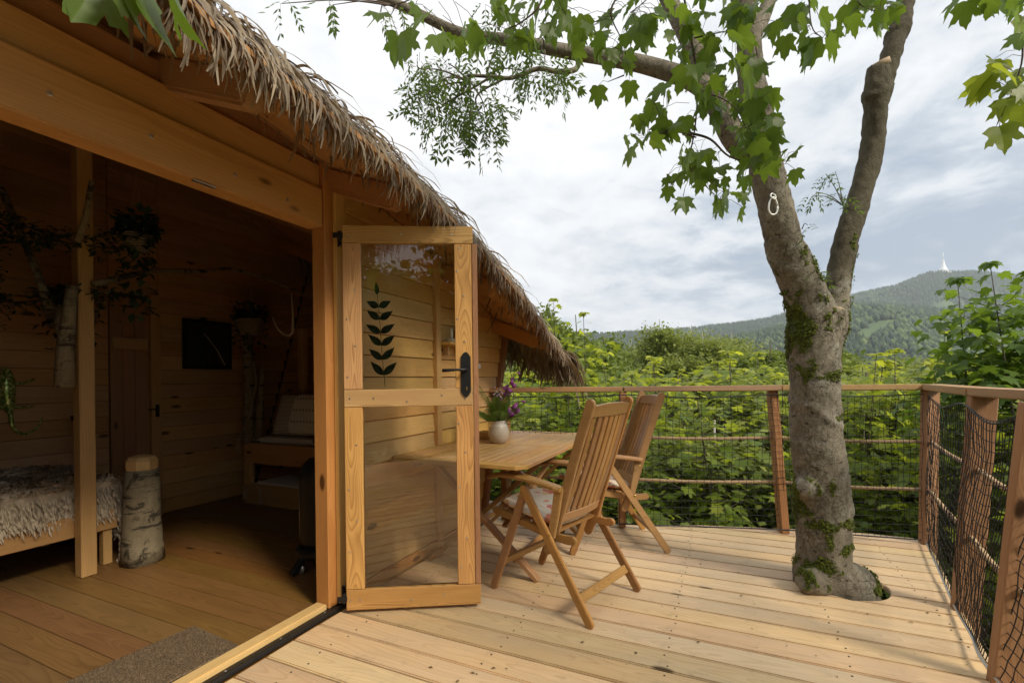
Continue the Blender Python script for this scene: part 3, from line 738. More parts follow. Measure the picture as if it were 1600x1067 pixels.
fr = N(t, 'ShaderNodeFresnel'); fr.inputs[0].default_value = 1.5; gs = N(t, 'ShaderNodeBsdfGlossy'); gs.inputs['Roughness'].default_value = 0.0
trp = N(t, 'ShaderNodeBsdfTransparent'); trp.inputs[0].default_value = (.98, .975, .96, 1); mx = N(t, 'ShaderNodeMixShader')
L(t, M(t, 'MINIMUM', M(t, 'MULTIPLY', fr.outputs[0], 1.25), 1.0), mx.inputs[0]); L(t, trp.outputs[0], mx.inputs[1]); L(t, gs.outputs[0], mx.inputs[2]); L(t, mx.outputs[0], o.inputs[0])
GLASS = gl
for z0, z1 in ((.107, 1.043), (1.137, DH - .092)): dpart('pane', SW + .001, DL - SW - .029, z0 + .001, z1 - .001, 'x', -.003, .003, GLASS, 0)
# screw dots on the frame
for (sx, sz) in [(.02, .05), (.07, .05), (.02, .3), (.06, .46), (.02, .62), (.06, .85), (.03, 1.09), (.15, 1.09), (.32, 1.07), (.5, 1.1), (.62, 1.08), (.02, 1.2), (.06, 1.36), (.02, 1.5), (.06, 1.65), (.03, 1.93), (.3, 1.94), (.56, 1.94), (.6, 1.87), (.585, 1.75), (.62, 1.62), (.585, 1.5), (.62, 1.38), (.585, .95), (.62, .8), (.585, .62), (.62, .35), (.59, .2), (.33, .04), (.5, .06)]:
    if sx < DL - .03: add('screw_cap', boxmesh('screw_cap', .008, .003, .008, .001), MAT_STEEL, door, Matrix.Translation((sx, -.0222, sz)))
# handle: long rounded plate, lever, keyhole
V, F = [], []; hx, hz0, hz1 = DL - .066, 1.095, 1.32
pts = [(.0, -.006), (.012, .0), (.02, .012), (.026, .022), (.026, 1 - .022), (.02, 1 - .012), (.012, 1.0), (0, 1.006)]
out = [(hx + a, hz0 + (b2 if b2 < .5 else (hz1 - hz0) - (1 - b2))) for a, b2 in pts] + [(hx - a, hz0 + (b2 if b2 < .5 else (hz1 - hz0) - (1 - b2))) for a, b2 in reversed(pts)]
n = len(out); V = [(x, -.0225, z) for x, z in out] + [(x, -.0285, z) for x, z in out]
F = [tuple(range(n)), tuple(reversed(range(n, 2 * n)))] + [(i, i + n, (i + 1) % n + n, (i + 1) % n) for i in range(n)]
add('handle_plate', pymesh('handle_plate', V, F), MAT_BLACK, door)
tubeobj('handle', [(hx, -.028, 1.232), (hx, -.055, 1.232), (hx - .012, -.063, 1.232), (hx - .05, -.064, 1.232), (hx - .085, -.062, 1.23), (hx - .12, -.060, 1.229)], [.010, .009, .008, .0065, .0085, .009], MAT_BLACK, door, 10)
add('keyhole', boxmesh('keyhole', .007, .003, .018, .001), MAT_BRASS, door, Matrix.Translation((hx + .004, -.0295, 1.135)))
add('latch', boxmesh('latch', .014, .012, .022, .002), MAT_STEEL, door, Matrix.Translation((DL + .005, 0, 1.25)))
for hz in (.06, 1.93):
    add('hinge', boxmesh('hinge', .05, .006, .028, .002), MAT_BLACK, door, Matrix.Translation((-.02, -.024, hz)))
    add('hinge_pin', boxmesh('hinge_pin', .016, .02, .05, .004), MAT_BLACK, door, Matrix.Translation((-.012, -.012, hz)))
    o = block('hinge_plate', (.0325, 1.862, hz - .035 + .02), (.0375, 1.888, hz + .06), MAT_BLACK, cabin, .002, 'z')
    for dz in (-.022, .045): add('hinge_screw', boxmesh('hinge_screw', .003, .009, .009, .001), MAT_STEEL, cabin, Matrix.Translation((.0388, 1.875, hz + dz + .012)))

# ---- dried leaf sprig on the pane
DW = CAB @ DM
spr = tag(empty('leaf_sprig', DW @ Matrix.Translation((.175, .0075, 1.18))), 'dark green leaf sprig fixed upright on the glass of the door', 'leaf sprig')
SPM = leafmat('sprig leaf', (.010, .018, .009), (.018, .030, .012), (.03, .04, .02), .05, .9, False)
tubeobj('stem', [(.03, 0, -.03), (.022, 0, .05), (.012, 0, .2), (.004, 0, .34), (-.006, 0, .46)], [.0018, .0012], SPM, spr, 5)
def flatleaf(name, L_, W_, parent, m4, mat, curl=.15):
    V, F = [], []; ns = 8
    for i in range(ns + 1):
        f = i / ns; w = W_ * math.sin(math.pi * f ** .8) * (1 - .25 * f); x = L_ * f
        V += [(x, 0, -w), (x, -curl * W_, 0), (x, 0, w)]
    for i in range(ns):
        a = i * 3; F += [(a, a + 1, a + 4, a + 3), (a + 1, a + 2, a + 5, a + 4)]
    return add(name, pymesh(name, V, F, True), mat, parent, m4)
for k, (lz, ln) in enumerate([(.03, .098), (.11, .09), (.185, .088), (.25, .088), (.32, .082), (.385, .07)]):
    for s in (-1, 1):
        an = R(90 - 46 - k * 3 - rnd.uniform(-5, 5)); sx_ = .022 - lz * .05
        m4 = Matrix.Translation((sx_, -.001 * k, lz)) @ Matrix.Rotation(-(an if s > 0 else math.pi - an), 4, 'Y')
        flatleaf('leaf', ln, .021, spr, m4, SPM)
flatleaf('leaf', .07, .014, spr, Matrix.Translation((-.006, 0, .45)) @ Matrix.Rotation(R(-95), 4, 'Y'), SPM)
# ================================================================== THE TREE THROUGH THE DECK
BARK = barkmat('ash bark', (.15, .128, .094), (.33, .295, .225), (.07, .09, .012))
BARK2 = barkmat('dark bark', (.10, .08, .06), (.17, .14, .10))
TWIG = plain('twig bark', (.075, .05, .035), .8)
tc0 = cw(TREE.x, TREE.y, 0)
ash = tag(empty('ash_tree', Matrix.Translation(tc0)), 'mossy grey ash tree with forked trunk growing up through the deck', 'tree')
def rel(p): return Vector(p) - tc0
YT = tc0.y
tr = [(tc0 + Vector((.0, 0, -3.6))), tc0 + Vector((.0, 0, -.3)), at(1289, 915, YT), at(1288, 870, YT), at(1286, 780, YT), at(1276, 690, YT), at(1272, 600, YT), at(1270, 535, YT), at(1271, 497, YT), at(1255, 455, YT), at(1228, 385, YT - .02), at(1208, 310, YT - .04), at(1193, 240, YT - .04), at(1181, 170, YT - .02), at(1171, 90, YT), at(1163, 0, YT), at(1155, -120, YT + .05)]
rr = [.25, .20, .162, .142, .135, .131, .131, .134, .130, .110, .098, .092, .085, .078, .070, .062, .058]
right = [at(1288, 560, YT + .04), at(1300, 500, YT + .07), at(1309, 455, YT + .10), at(1320, 385, YT + .14), at(1343, 310, YT + .18), at(1361, 235, YT + .2), at(1368, 180, YT + .2), at(1378, 130, YT + .21), at(1399, 60, YT + .22), at(1415, 0, YT + .24), at(1428, -100, YT + .28)]
rrr = [.075, .078, .070, .068, .064, .062, .062, .060, .058, .050, .046]
def bumped_tubes(chains, sides, vox=None):
    V, F = [], []
    for P, r, k in chains:
        C_ = catmull(P, k); rs_ = []
        for i in range(len(C_)):
            s = i / k; j = min(int(s), len(r) - 2); rs_.append(r[j] + (r[j + 1] - r[j]) * (s - j))
        tube(C_, rs_, sides, V, F)
    return V, F
V, F = bumped_tubes([([rel(p) for p in tr], rr, 6), ([rel(p) for p in right], rrr, 6),
    ([rel(at(1300, 545, YT - .03)), rel(at(1304, 515, YT - .05)), rel(at(1307, 482, YT - .06))], [.05, .068, .064], 4),     # sawn stub in the fork
    ([rel(at(1366, 215, YT + .18)), rel(at(1368, 150, YT + .16)), rel(at(1372, 104, YT + .15))], [.045, .066, .062], 4),     # sawn stub on the right limb
    ([rel(at(1283, 915, YT - .05)), rel(at(1258, 905, YT - .14))], [.09, .065], 4),
    ([rel(at(1262, 765, YT - .03)), rel(at(1254, 758, YT - .09))], [.08, .045], 4),
    ([rel(at(1300, 898, YT)), rel(at(1310, 912, YT + .0))], [.10, .05], 4)], 28)
me0 = pymesh('trunk', V, F); tmp = bpy.data.objects.new('tmp', me0); COL.objects.link(tmp)
md = tmp.modifiers.new('r', 'REMESH'); md.mode = 'VOXEL'; md.voxel_size = .016
sm = tmp.modifiers.new('s', 'SMOOTH'); sm.factor = .6; sm.iterations = 5
ss = tmp.modifiers.new('u', 'SUBSURF'); ss.levels = 0
dg = bpy.context.evaluated_depsgraph_get(); me = bpy.data.meshes.new_from_object(tmp.evaluated_get(dg)); me.name = 'trunk'
bpy.data.objects.remove(tmp); me.materials.clear()
n = len(me.vertices); co = np.empty(n * 3); me.vertices.foreach_get('co', co); co = co.reshape(-1, 3); no = np.empty(n * 3); me.vertices.foreach_get('normal', no); no = no.reshape(-1, 3)
moss = np.zeros(n, dtype=np.float32)
MOSSP = [(-.85, 1.47, .40, .26, 1.0), (-.7, 1.22, .35, .14, .8), (.05, 1.52, .3, .2, .62), (.95, 1.42, .25, .3, .9), (.2, 1.19, 1.2, .035, .75), (-.15, .58, .22, .14, .72), (0, .36, 1.3, .045, .9), (.4, .23, .8, .035, .75), (-.6, .12, .5, .07, 1), (.75, .05, .4, .06, 1), (-.95, .5, .3, .14, .9), (.2, 2.0, .35, .3, .5), (-.4, .27, .4, .07, .7), (.6, .95, .5, .02, .7), (-.5, .92, .1, .12, .5), (.6, 1.8, .3, .25, .6)]
for i in range(n):
    p = Vector(co[i]); wz = p.z
    d = .011 * noise.noise(Vector((p.x * 7, p.y * 7, p.z * 3))) + .006 * noise.noise(p * 24) + .0035 * noise.noise(Vector((p.x * 45, p.y * 45, p.z * 22)))
    d += .008 * (abs(math.sin(wz * 4.1 + 2 * noise.noise(Vector((p.x * 3, p.y * 3, wz * 2))))) > .985)
    co[i] += no[i] * d
    # moss grows in bands round the foot and on the left of the fork
    nx = no[i][0]; m_ = 0.0
    if no[i][1] < .75:
        zz2 = wz + .05 * noise.noise(Vector((p.x * 7, p.y * 7, 3)))
        for a_, b_, ra, rb, st in MOSSP:
            m_ = max(m_, st * math.exp(-((nx - a_) / ra) ** 2 - ((zz2 - b_) / rb) ** 2))
    nn_ = noise.noise(Vector((p.x * 11 + 3, p.y * 11, p.z * 8))) * .35 + noise.noise(p * 30) * .35
    moss[i] = min(1, max(0, m_ * (1 + nn_ * .5) + nn_ * .8 * (m_ > .15)))
me.vertices.foreach_set('co', co.reshape(-1)); lt_ = np.array([min(1, max(0, (c_[0] + .10) * 14)) * min(1, max(0, (c_[2] - 1.66) * 5)) for c_ in co], dtype=np.float32) + np.clip((co[:, 2] - 2.2) * .25, 0, .35).astype(np.float32)  # darker tone on the right limb above the fork, and with height
a3 = me.attributes.new('limb_tone', 'FLOAT', 'POINT'); a3.data.foreach_set('value', np.clip(lt_, 0, 1)); at2 = me.attributes.new('moss', 'FLOAT', 'POINT'); at2.data.foreach_set('value', moss)
me.polygons.foreach_set('use_smooth', np.ones(len(me.polygons), dtype=bool)); me.update()
add('trunk', me, BARK, ash)
# moss tufts
idx = [i for i in range(n) if moss[i] > .58 and co[i][2] > .0 and co[i][2] < 2.3 and no[i][1] < .6]
idx = [rnd.choice(idx) for _ in range(9000)]
tv = [(0, -.5, 0), (0, .5, 0), (1, 0, .15), (.5, -.9, .25), (.5, .9, .2), (.7, 0, .6), (.15, -.3, .6), (.15, .3, .55)]; tf = [(0, 3, 6), (3, 2, 5, 6), (2, 4, 5), (4, 1, 7), (5, 4, 7, 6), (6, 7, 1, 0)]
tv = [(x - .4, y, z - .1) for x, y, z in tv]
ms = []
for i in idx:
    q = Vector(no[i]).to_track_quat('Z', 'Y').to_matrix() @ Matrix.Rotation(rnd.uniform(0, 6.28), 3, 'Z'); ms.append(np.array(q * rnd.choice((.003, .004, .005, .007, .010)) * rnd.uniform(.8, 1.2)))
mossm = leafmat('moss', (.06, .075, .010), (.12, .15, .014), (.26, .29, .02), .2, .9)
o_ = add('moss', merge('moss', tv, tf, ms, [co[i] + nr.uniform(-.009, .009, 3) for i in idx], nr.rand(len(idx)) * 1.3, True), mossm, ash); o_['kind'] = 'stuff'
for p, r_, d in ((at(1303, 482, YT - .06), .050, (.25, -.35, 1)), (at(1373, 101, YT + .15), .058, (-.5, -.2, 1))):
    q = Vector(d).normalized().to_track_quat('Z', 'Y').to_matrix().to_4x4()
    lathe('sawn_stub', [(r_, -.02), (r_ * .98, .012), (r_ * .6, .016), (.001, .014)], plain('cut wood', (.34, .25, .16), .8, 0, .3, 30, .4), ash, Matrix.Translation(rel(p)) @ q, 18)
def limb(name, pts, r, mat, parent, origin, sides=10):
    P = catmull([Vector(p) - origin for p in pts], 6); return add(name, pymesh(name, *tube(P, [r[0] + (r[-1] - r[0]) * (i / (len(P) - 1)) for i in range(len(P))], sides), True), mat, parent)
limb('limb', [at(1205, 262, YT), at(1150, 222, YT - .02), at(1118, 160, YT - .02), at(1085, 128, YT), at(1020, 105, YT + .1), at(960, 92, YT + .15), at(905, 84, YT + .2), at(860, 76, YT + .2), at(800, 64, YT + .25), at(720, 52, YT + .3), at(650, 20, YT + .3), at(560, -20, YT + .3)], [.066, .026], BARK, ash, tc0)
limb('limb', [at(1160, 238, YT), at(1128, 170, YT + .02), at(1095, 100, YT + .04), at(1065, 40, YT + .05), at(1030, -30, YT + .1)], [.06, .045], BARK, ash, tc0)
limb('limb', [at(1175, 60, YT + .02), at(1195, 20, YT + .2), at(1220, -60, YT + .3)], [.05, .04], BARK, ash, tc0)

# --- pinnate ash leaves
def ash_leaf(k):
    q = random.Random(k); V, F = [], []
    def leaflet(o, an, ln):
        b = len(V); d = Vector((math.cos(an), math.sin(an), -.25 + q.uniform(-.2, .2))); s = Vector((-math.sin(an), math.cos(an), q.uniform(-.3, .3)))
        V.extend([o, o + d * ln * .45 - s * ln * .17, o + d * ln, o + d * ln * .45 + s * ln * .17, o + d * ln * .45 + Vector((0, 0, -ln * .05))]); F.extend([(b, b + 1, b + 4), (b + 1, b + 2, b + 4), (b + 2, b + 3, b + 4), (b + 3, b, b + 4)])
    for i in range(1, 5):
        o = Vector((i * .24, 0, -.03 * i * i)); 
        for s in (-1, 1): leaflet(o, s * R(48 + q.uniform(-8, 8)), .34)
    leaflet(Vector((1.0, 0, -.5 * .9)), 0, .36)
    b = len(V); V.extend([(0, -.008, 0), (0, .008, 0), (1, .006, -.45), (1, -.006, -.45)]); F.append((b, b + 1, b + 2, b + 3))
    return [tuple(v) for v in V], F
AL = [ash_leaf(k) for k in range(4)]
ASHLEAF = leafmat('ash leaf', (.045, .085, .018), (.085, .15, .03), (.16, .22, .04), .45, .45, False)
ALM = []
for v, f in AL:
    m_ = pymesh('leaf', v, f); m_.materials.append(ASHLEAF); ALM.append(m_)
def in_cluster(cx, cy, rad):
    a = rnd.uniform(0, 6.28); q = rad * math.sqrt(rnd.random()); return cx + q * math.cos(a), cy + q * math.sin(a)
ashcl = [(680, 130, 42, 34), (655, 155, 30, 16), (722, 148, 45, 30), (700, 182, 36, 22), (762, 172, 34, 26), (762, 203, 24, 14), (735, 190, 28, 14), (850, 104, 30, 20), (820, 112, 26, 14), (880, 112, 20, 10), (700, 100, 45, 22), (655, 108, 28, 12), (780, 70, 50, 20), (840, 60, 40, 14), (610, 25, 30, 8), (520, 8, 14, 4), (440, 6, 12, 3), (790, 25, 50, 12)]
placed = []
twV, twF = [], []
hub = {0: at(760, 118, YT + .1), 1: at(740, 122, YT + .1), 2: at(850, 90, YT + .2)}
for cx, cy, rad, n_ in ashcl:
    h = min((at(905, 84, YT + .2), at(760, 118, YT + .1), at(735, 128, YT + .05), at(850, 78, YT + .2), at(700, 55, YT + .3), at(620, 10, YT + .3)), key=lambda q: (q - at(cx, cy, YT + .1)).length)
    cc = at(cx, cy, YT + rnd.uniform(-.1, .25)); tube(catmull([h, h.lerp(cc, .5) + Vector((rnd.uniform(-.03, .03), 0, .03)), cc], 4), [.006, .002], 4, twV, twF)
    for _ in range(n_):
        x, y = in_cluster(cx, cy, rad); p = at(x, y, YT + rnd.uniform(-.2, .4)); j = p.lerp(cc, .55)
        placed.append((p, Matrix(rotm(rnd.uniform(0, 6.28), R(rnd.uniform(5, 70)), rnd.uniform(-.6, .6), rnd.uniform(.10, .15)))))
        if rnd.random() < .6: tube([j, p], .0013, 3, twV, twF, False)
limb('limb', [at(905, 84, YT + .2), at(900, 108, YT + .15), at(870, 112, YT + .12), at(840, 108, YT + .1) , at(800, 122, YT + .1), at(768, 120, YT + .1), at(730, 118, YT + .1)], [.018, .009], BARK, ash, tc0, 8)
limb('limb', [at(768, 120, YT + .1), at(735, 140, YT + .08), at(690, 165, YT + .05)], [.008, .004], BARK2, ash, tc0, 6)
limb('limb', [at(790, 122, YT + .1), at(745, 150, YT + .1), at(752, 185, YT + .05)], [.007, .004], BARK2, ash, tc0, 6)
# sprouts on the fork
for base, tops in ((at(1318, 322, YT + .1), [(1290, 272), (1275, 300), (1305, 268), (1268, 305), (1308, 300), (1322, 305)]), (at(1253, 358, YT - .1), [(1262, 352)]), (at(1281, 440, YT), [(1285, 425), (1278, 420)])):
    for tx, ty in tops:
        e = at(tx, ty, base.y - .08); tube(catmull([base, base.lerp(e, .5) + Vector((0, 0, .02)), e], 3), [.003, .0012], 4, twV, twF)
        for _ in range(3): placed.append((e + Vector((rnd.uniform(-.02, .02), rnd.uniform(-.02, .02), 0)), Matrix(rotm(rnd.uniform(0, 6.28), R(rnd.uniform(0, 50)), 0, rnd.uniform(.07, .11)))))
add('twig', pymesh('twig', [v - tc0 for v in twV], twF, True), TWIG, ash)['kind'] = 'stuff'
for i, (p, m_) in enumerate(placed[:285] + placed[-15:]): add('leaf', ALM[i % 4], None, ash, Matrix.Translation(rel(p)) @ m_.to_4x4())
rest = placed[285:-15]
if rest:
    pr = [merge('foliage', AL[k][0], AL[k][1], [np.array(m_) for _, m_ in rest[k::4]], [rel(p) for p, _ in rest[k::4]]) for k in range(4)]
    add('foliage', joinmeshes('foliage', pr), ASHLEAF, ash)['kind'] = 'stuff'

# --- carabiner on the left limb
cb = at(1208, 322, YT - .155)
car = tag(empty('carabiner', Matrix.Translation(cb)), 'white steel snap hook hanging from an eye on the left limb', 'snap hook')
P = [Vector((.024 * math.cos(a) * (1 - .25 * math.sin(a)), 0, .048 * math.sin(a) - .0)) for a in [k * math.pi / 10 for k in range(20)]]
V, F = tube(P + [P[0]], .0045, 8); add('hook', pymesh('hook', V, F, True), plain('white zinc', (.75, .76, .74), .35, .3, .05), car)
P = [Vector((.013 * math.cos(a), -.002 + .01 * math.sin(a), .052 + .018 * math.sin(a))) for a in [k * math.pi / 8 for k in range(17)]]
V, F = tube(P, .004, 8); add('eye', pymesh('eye', V, F, True), plain('white zinc eye', (.7, .71, .7), .35, .3, .05), car)

# ================================================================== SYCAMORE MAPLE reaching over the terrace
HALF = [(0, 0), (-.06, .12), (-.03, .30), (.08, .36), (.22, .53), (.33, .40), (.42, .38), (.52, .46), (.80, .56), (.70, .42), (.72, .32), (.60, .22), (.72, .19), (.84, .17), (.90, .08), (1.05, 0)]
def maple_leaf(seed, lo=False):
    q = random.Random(seed); H_ = HALF if not lo else [(0, 0), (-.05, .28), (.22, .52), (.42, .36), (.78, .52), (.64, .20), (.88, .12), (1.0, 0)]
    V, F = [], []; fold = q.uniform(.10, .35); droop = q.uniform(.1, .35); ax = q.uniform(-.08, .08)
    for s in (1, -1):
        b = len(V); jit = [(q.uniform(-.02, .02), q.uniform(-.02, .02)) for _ in H_]
        for (x, y), (jx, jy) in zip(H_, jit):
            if 0 < y: x += jx; y += jy
            V.append((x, s * y + ax * x, fold * y - droop * x * x - .25 * y * y + .03 * math.sin(9 * x + seed)))
        # fan with inner ring on the midrib for smooth bending
        m0 = len(V)
        for x in (.2, .45, .7): V.append((x, ax * x, -droop * x * x))
        n_ = len(H_)
        if lo:
            loops = [(0, 1, 2, m0 - b), (m0 - b, 2, 3, m0 - b + 1), (m0 - b + 1, 3, 4, 5, m0 - b + 2), (m0 - b + 2, 5, 6, 7)]
        else:
            loops = [(0, 1, 2, 3, m0 - b), (m0 - b, 3, 4, 5, 6), (m0 - b, 6, m0 - b + 1), (m0 - b + 1, 6, 7, 8, 9, 10, 11), (m0 - b + 1, 11, m0 - b + 2), (m0 - b + 2, 11, 12, 13, 14, 15)]
        for f in loops: F.append(tuple(b + i for i in (f if s > 0 else reversed(f))))
    return V, F
ML = [maple_leaf(k) for k in range(6)]
# vein pattern in the leaf blade (real colour of the leaf)
mm_, t, b, o = newmat('maple leaf'); tcx = N(t, 'ShaderNodeTexCoord'); oi = N(t, 'ShaderNodeObjectInfo')
sx = N(t, 'ShaderNodeSeparateXYZ'); L(t, tcx.outputs['Object'], sx.inputs[0]); ay = M(t, 'ABSOLUTE', sx.outputs[1])
ang = M(t, 'ARCTAN2', ay, sx.outputs[0]); rad_ = M(t, 'SQRT', M(t, 'ADD', M(t, 'POWER', sx.outputs[0], 2), M(t, 'POWER', ay, 2)))
vein = None
for an in (0, .62, 1.18):
    d = M(t, 'MULTIPLY', M(t, 'ABSOLUTE', M(t, 'SUBTRACT', ang, an)), rad_); vein = d if vein is None else M(t, 'MINIMUM', vein, d)
vm = M(t, 'SUBTRACT', 1.0, M(t, 'MULTIPLY', vein, 70), clamp=True)
side = M(t, 'FRACT', M(t, 'ADD', M(t, 'MULTIPLY', rad_, 9), M(t, 'MULTIPLY', vein, 9))); sv_ = M(t, 'MULTIPLY', M(t, 'SUBTRACT', side, .85, clamp=True), 4, clamp=True)
base = MIX(t, oi.outputs['Random'], (.075, .14, .017), (.13, .21, .03))
base = MIX(t, M(t, 'MULTIPLY', NOISE(t, tcx.outputs['Object'], 6, 4), .5), base, (.035, .07, .012))
base = MIX(t, M(t, 'MULTIPLY', M(t, 'SUBTRACT', NOISE(t, VM(t, 'ADD', tcx.outputs['Object'], oi.outputs['Location']), 14, 3, .6), .66), 14, clamp=True), base, (.10, .07, .02))
cc_ = MIX(t, M(t, 'MAXIMUM', M(t, 'MULTIPLY', vm, .55), M(t, 'MULTIPLY', sv_, .25)), base, (.17, .24, .07))
L(t, cc_, b.inputs['Base Color']); b.inputs['Roughness'].default_value = .42; b.inputs['Specular IOR Level'].default_value = .4
trn = N(t, 'ShaderNodeBsdfTranslucent'); L(t, MIX(t, .5, cc_, (.36, .52, .04)), trn.inputs[0]); mx = N(t, 'ShaderNodeMixShader'); mx.inputs[0].default_value = .5
L(t, b.outputs[0], mx.inputs[1]); L(t, trn.outputs[0], mx.inputs[2]); L(t, mx.outputs[0], o.inputs[0])
MAPLE = mm_
MLM = []
for v, f in ML:
    m_ = pymesh('leaf', v, f, True); m_.materials.append(MAPLE); MLM.append(m_)
mt0 = Vector((4.2, -1.6, 0)); mt0.z = float(terrain(mt0.x, mt0.y))
maple = tag(empty('maple_tree', Matrix.Translation(mt0)), 'sycamore maple with large lobed leaves hanging over the terrace from above', 'tree')
limb('trunk', [mt0 + Vector((0, 0, -.2)), mt0 + Vector((.05, .05, 3)), Vector((4.05, -1.4, 2.5)), Vector((3.7, -.9, 4.2)), Vector((3.4, -.8, 6.0))], [.26, .10], BARK2, maple, mt0, 16)
limb('limb', [Vector((3.85, -1.1, 3.2)), Vector((3.1, .2, 3.75)), Vector((2.2, 1.3, 3.75)), Vector((1.2, 1.7, 3.6)), Vector((.3, 1.6, 3.5)), Vector((-.6, 1.3, 3.2)), Vector((-1.1, 1.05, 2.9))], [.08, .012], BARK2, maple, mt0, 10)
limb('limb', [Vector((3.95, -1.2, 3.0)), Vector((3.6, .3, 3.4)), Vector((2.9, 1.4, 3.3))], [.05, .015], BARK2, maple, mt0, 8)
TW = [([(1065, -160), (1065, -40), (1080, 60), (1090, 130), (1086, 200), (1077, 255), (1092, 280), (1125, 312)], 2.0),
      ([(1090, 150), (1118, 150), (1150, 170), (1165, 200)], 2.0), ([(1077, 208), (1110, 218), (1140, 245), (1180, 252), (1235, 252)], 2.0),
      ([(1085, 60), (1130, 50), (1175, 40)], 1.95), ([(1088, 215), (1050, 205), (1010, 215)], 2.0), ([(1062, -60), (1010, 0), (985, 20)], 1.95),
      ([(985, -140), (972, -30), (955, 15), (958, 35), (970, 60), (978, 85)], 2.1), ([(862, -130), (852, -30), (842, 10), (815, 35), (795, 45)], 1.7), ([(700, -130), (690, -40), (640, 0), (600, 10)], 1.5),
      ([(1250, -140), (1262, -30), (1268, 40), (1285, 60)], 1.8), ([(1350, -130), (1345, -30), (1342, 5), (1375, 20)], 2.0), ([(975, 118), (950, 128)], 2.2),
      ([(1690, -140), (1640, -20), (1602, 40), (1596, 100), (1575, 160), (1558, 195)], 1.9), ([(1640, -20), (1580, -5), (1530, 5)], 1.9), ([(170, -150), (200, -70), (235, -25), (250, -5)], 1.0)]
V, F = [], []; TP = []
for pts, Yd in TW:
    P = catmull([at(x, y, Yd + .03 * math.sin(i * 2.1)) for i, (x, y) in enumerate(pts)], 5); tube(P, [.006 if len(pts) > 4 else .0035, .0015], 5, V, F); TP += P
tops = [at(*TW[i][0][0], TW[i][1]) for i in (0, 6, 7, 8, 9, 10, 12, 14)]
LB = catmull([Vector((3.85, -1.1, 3.2)), Vector((3.1, .2, 3.75)), Vector((2.2, 1.3, 3.75)), Vector((1.2, 1.7, 3.6)), Vector((.3, 1.6, 3.5)), Vector((-.6, 1.3, 3.2)), Vector((-1.1, 1.05, 2.9))], 8)
for p in tops:
    q = min(LB, key=lambda a: (a - p).length); tube([q, q.lerp(p, .5) + Vector((0, 0, .04)), p], .006, 6, V, F)
MC = [(590, 28, 14, 2, 1.45, .12), (622, 52, 12, 2, 1.45, .12), (660, 25, 14, 2, 1.45, .12), (688, 62, 14, 3, 1.45, .125), (740, 45, 20, 4, 1.6, .12), (782, 12, 20, 4, 1.7, .12), (725, 75, 14, 3, 1.6, .12),
      (830, 35, 42, 12, 1.8, .12), (815, 68, 26, 6, 1.8, .12), (880, 30, 40, 10, 1.9, .12), (915, 62, 30, 8, 2.0, .12), (945, 85, 26, 7, 2.1, .12), (975, 45, 32, 9, 2.1, .11), (1000, 12, 40, 10, 2.0, .12), (970, 98, 18, 4, 2.1, .11),
      (928, 143, 6, 1, 2.1, .12), (986, 140, 6, 1, 2.1, .12), (1055, 18, 38, 9, 1.95, .125), (1110, 12, 38, 8, 1.95, .125), (1105, 62, 36, 9, 1.95, .125), (1070, 95, 28, 6, 2.0, .12), (1110, 115, 36, 10, 2.0, .12), (1150, 95, 34, 8, 1.95, .13),
      (1160, 142, 38, 11, 1.95, .13), (1125, 160, 34, 9, 2.0, .12), (1180, 180, 36, 9, 2.0, .13), (1150, 210, 34, 8, 2.0, .12), (1205, 225, 26, 6, 1.9, .13), (1185, 262, 20, 4, 1.9, .13), (1235, 262, 20, 4, 1.95, .12), (1040, 175, 34, 8, 2.0, .115),
      (1012, 205, 22, 5, 2.0, .11), (1060, 212, 28, 6, 2.0, .11), (985, 228, 12, 3, 2.0, .11), (1095, 250, 30, 8, 2.0, .11), (1110, 285, 26, 6, 2.0, .11), (1050, 290, 16, 4, 2.0, .11), (1060, 315, 10, 2, 2.0, .11), (1100, 270, 30, 5, 2.0, .11), (1140, 325, 22, 6, 2.0, .11), (1150, 290, 22, 4, 2.0, .11),
      (1180, 12, 30, 7, 1.9, .13), (1225, 40, 24, 5, 1.8, .125), (1262, 22, 24, 5, 1.8, .125), (1270, 72, 18, 4, 1.75, .135), (1295, 58, 10, 2, 1.75, .135), (1330, 18, 22, 5, 2.0, .12), (1375, 10, 22, 5, 2.0, .12), (1385, 38, 14, 3, 2.0, .12), (1400, 15, 10, 2, 2.0, .12),
      (1520, 6, 20, 3, 1.8, .13), (1550, 15, 18, 3, 1.8, .13), (1590, 8, 20, 4, 1.8, .13), (1598, 45, 14, 3, 1.8, .13), (1540, 128, 14, 3, 1.9, .13), (1562, 112, 14, 3, 1.9, .13), (1590, 125, 16, 4, 1.9, .13), (1560, 160, 12, 3, 1.9, .13), (1592, 160, 12, 3, 1.9, .13), (1558, 205, 6, 2, 1.9, .14)]
leaves = []
for cx, cy, rad, n_, Yd, sz in MC:
    for _ in range(n_):
        x, y = in_cluster(cx, cy - 8, rad * 1.06); p = at(x, y, Yd + rnd.uniform(-.12, .16)); d = math.atan2(p.z - 1.6, 1)
        leaves.append((p, Matrix.Rotation(rnd.uniform(-math.pi, math.pi), 3, 'Z') @ Matrix.Rotation(R(rnd.uniform(25, 85)), 3, 'Y') @ Matrix.Rotation(rnd.uniform(-.7, .7), 3, 'X') * sz * rnd.uniform(.42, .88)))
for px_, py_, yaw, pit, sz in ((150, -45, -150, 78, .15), (215, -60, -80, 88, .175), (268, -55, -60, 84, .16), (195, -40, -95, 70, .13)):
    leaves.append((at(px_, py_, 1.0), Matrix.Rotation(R(yaw), 3, 'Z') @ Matrix.Rotation(R(pit), 3, 'Y') @ Matrix.Rotation(R(90), 3, 'X') * sz))
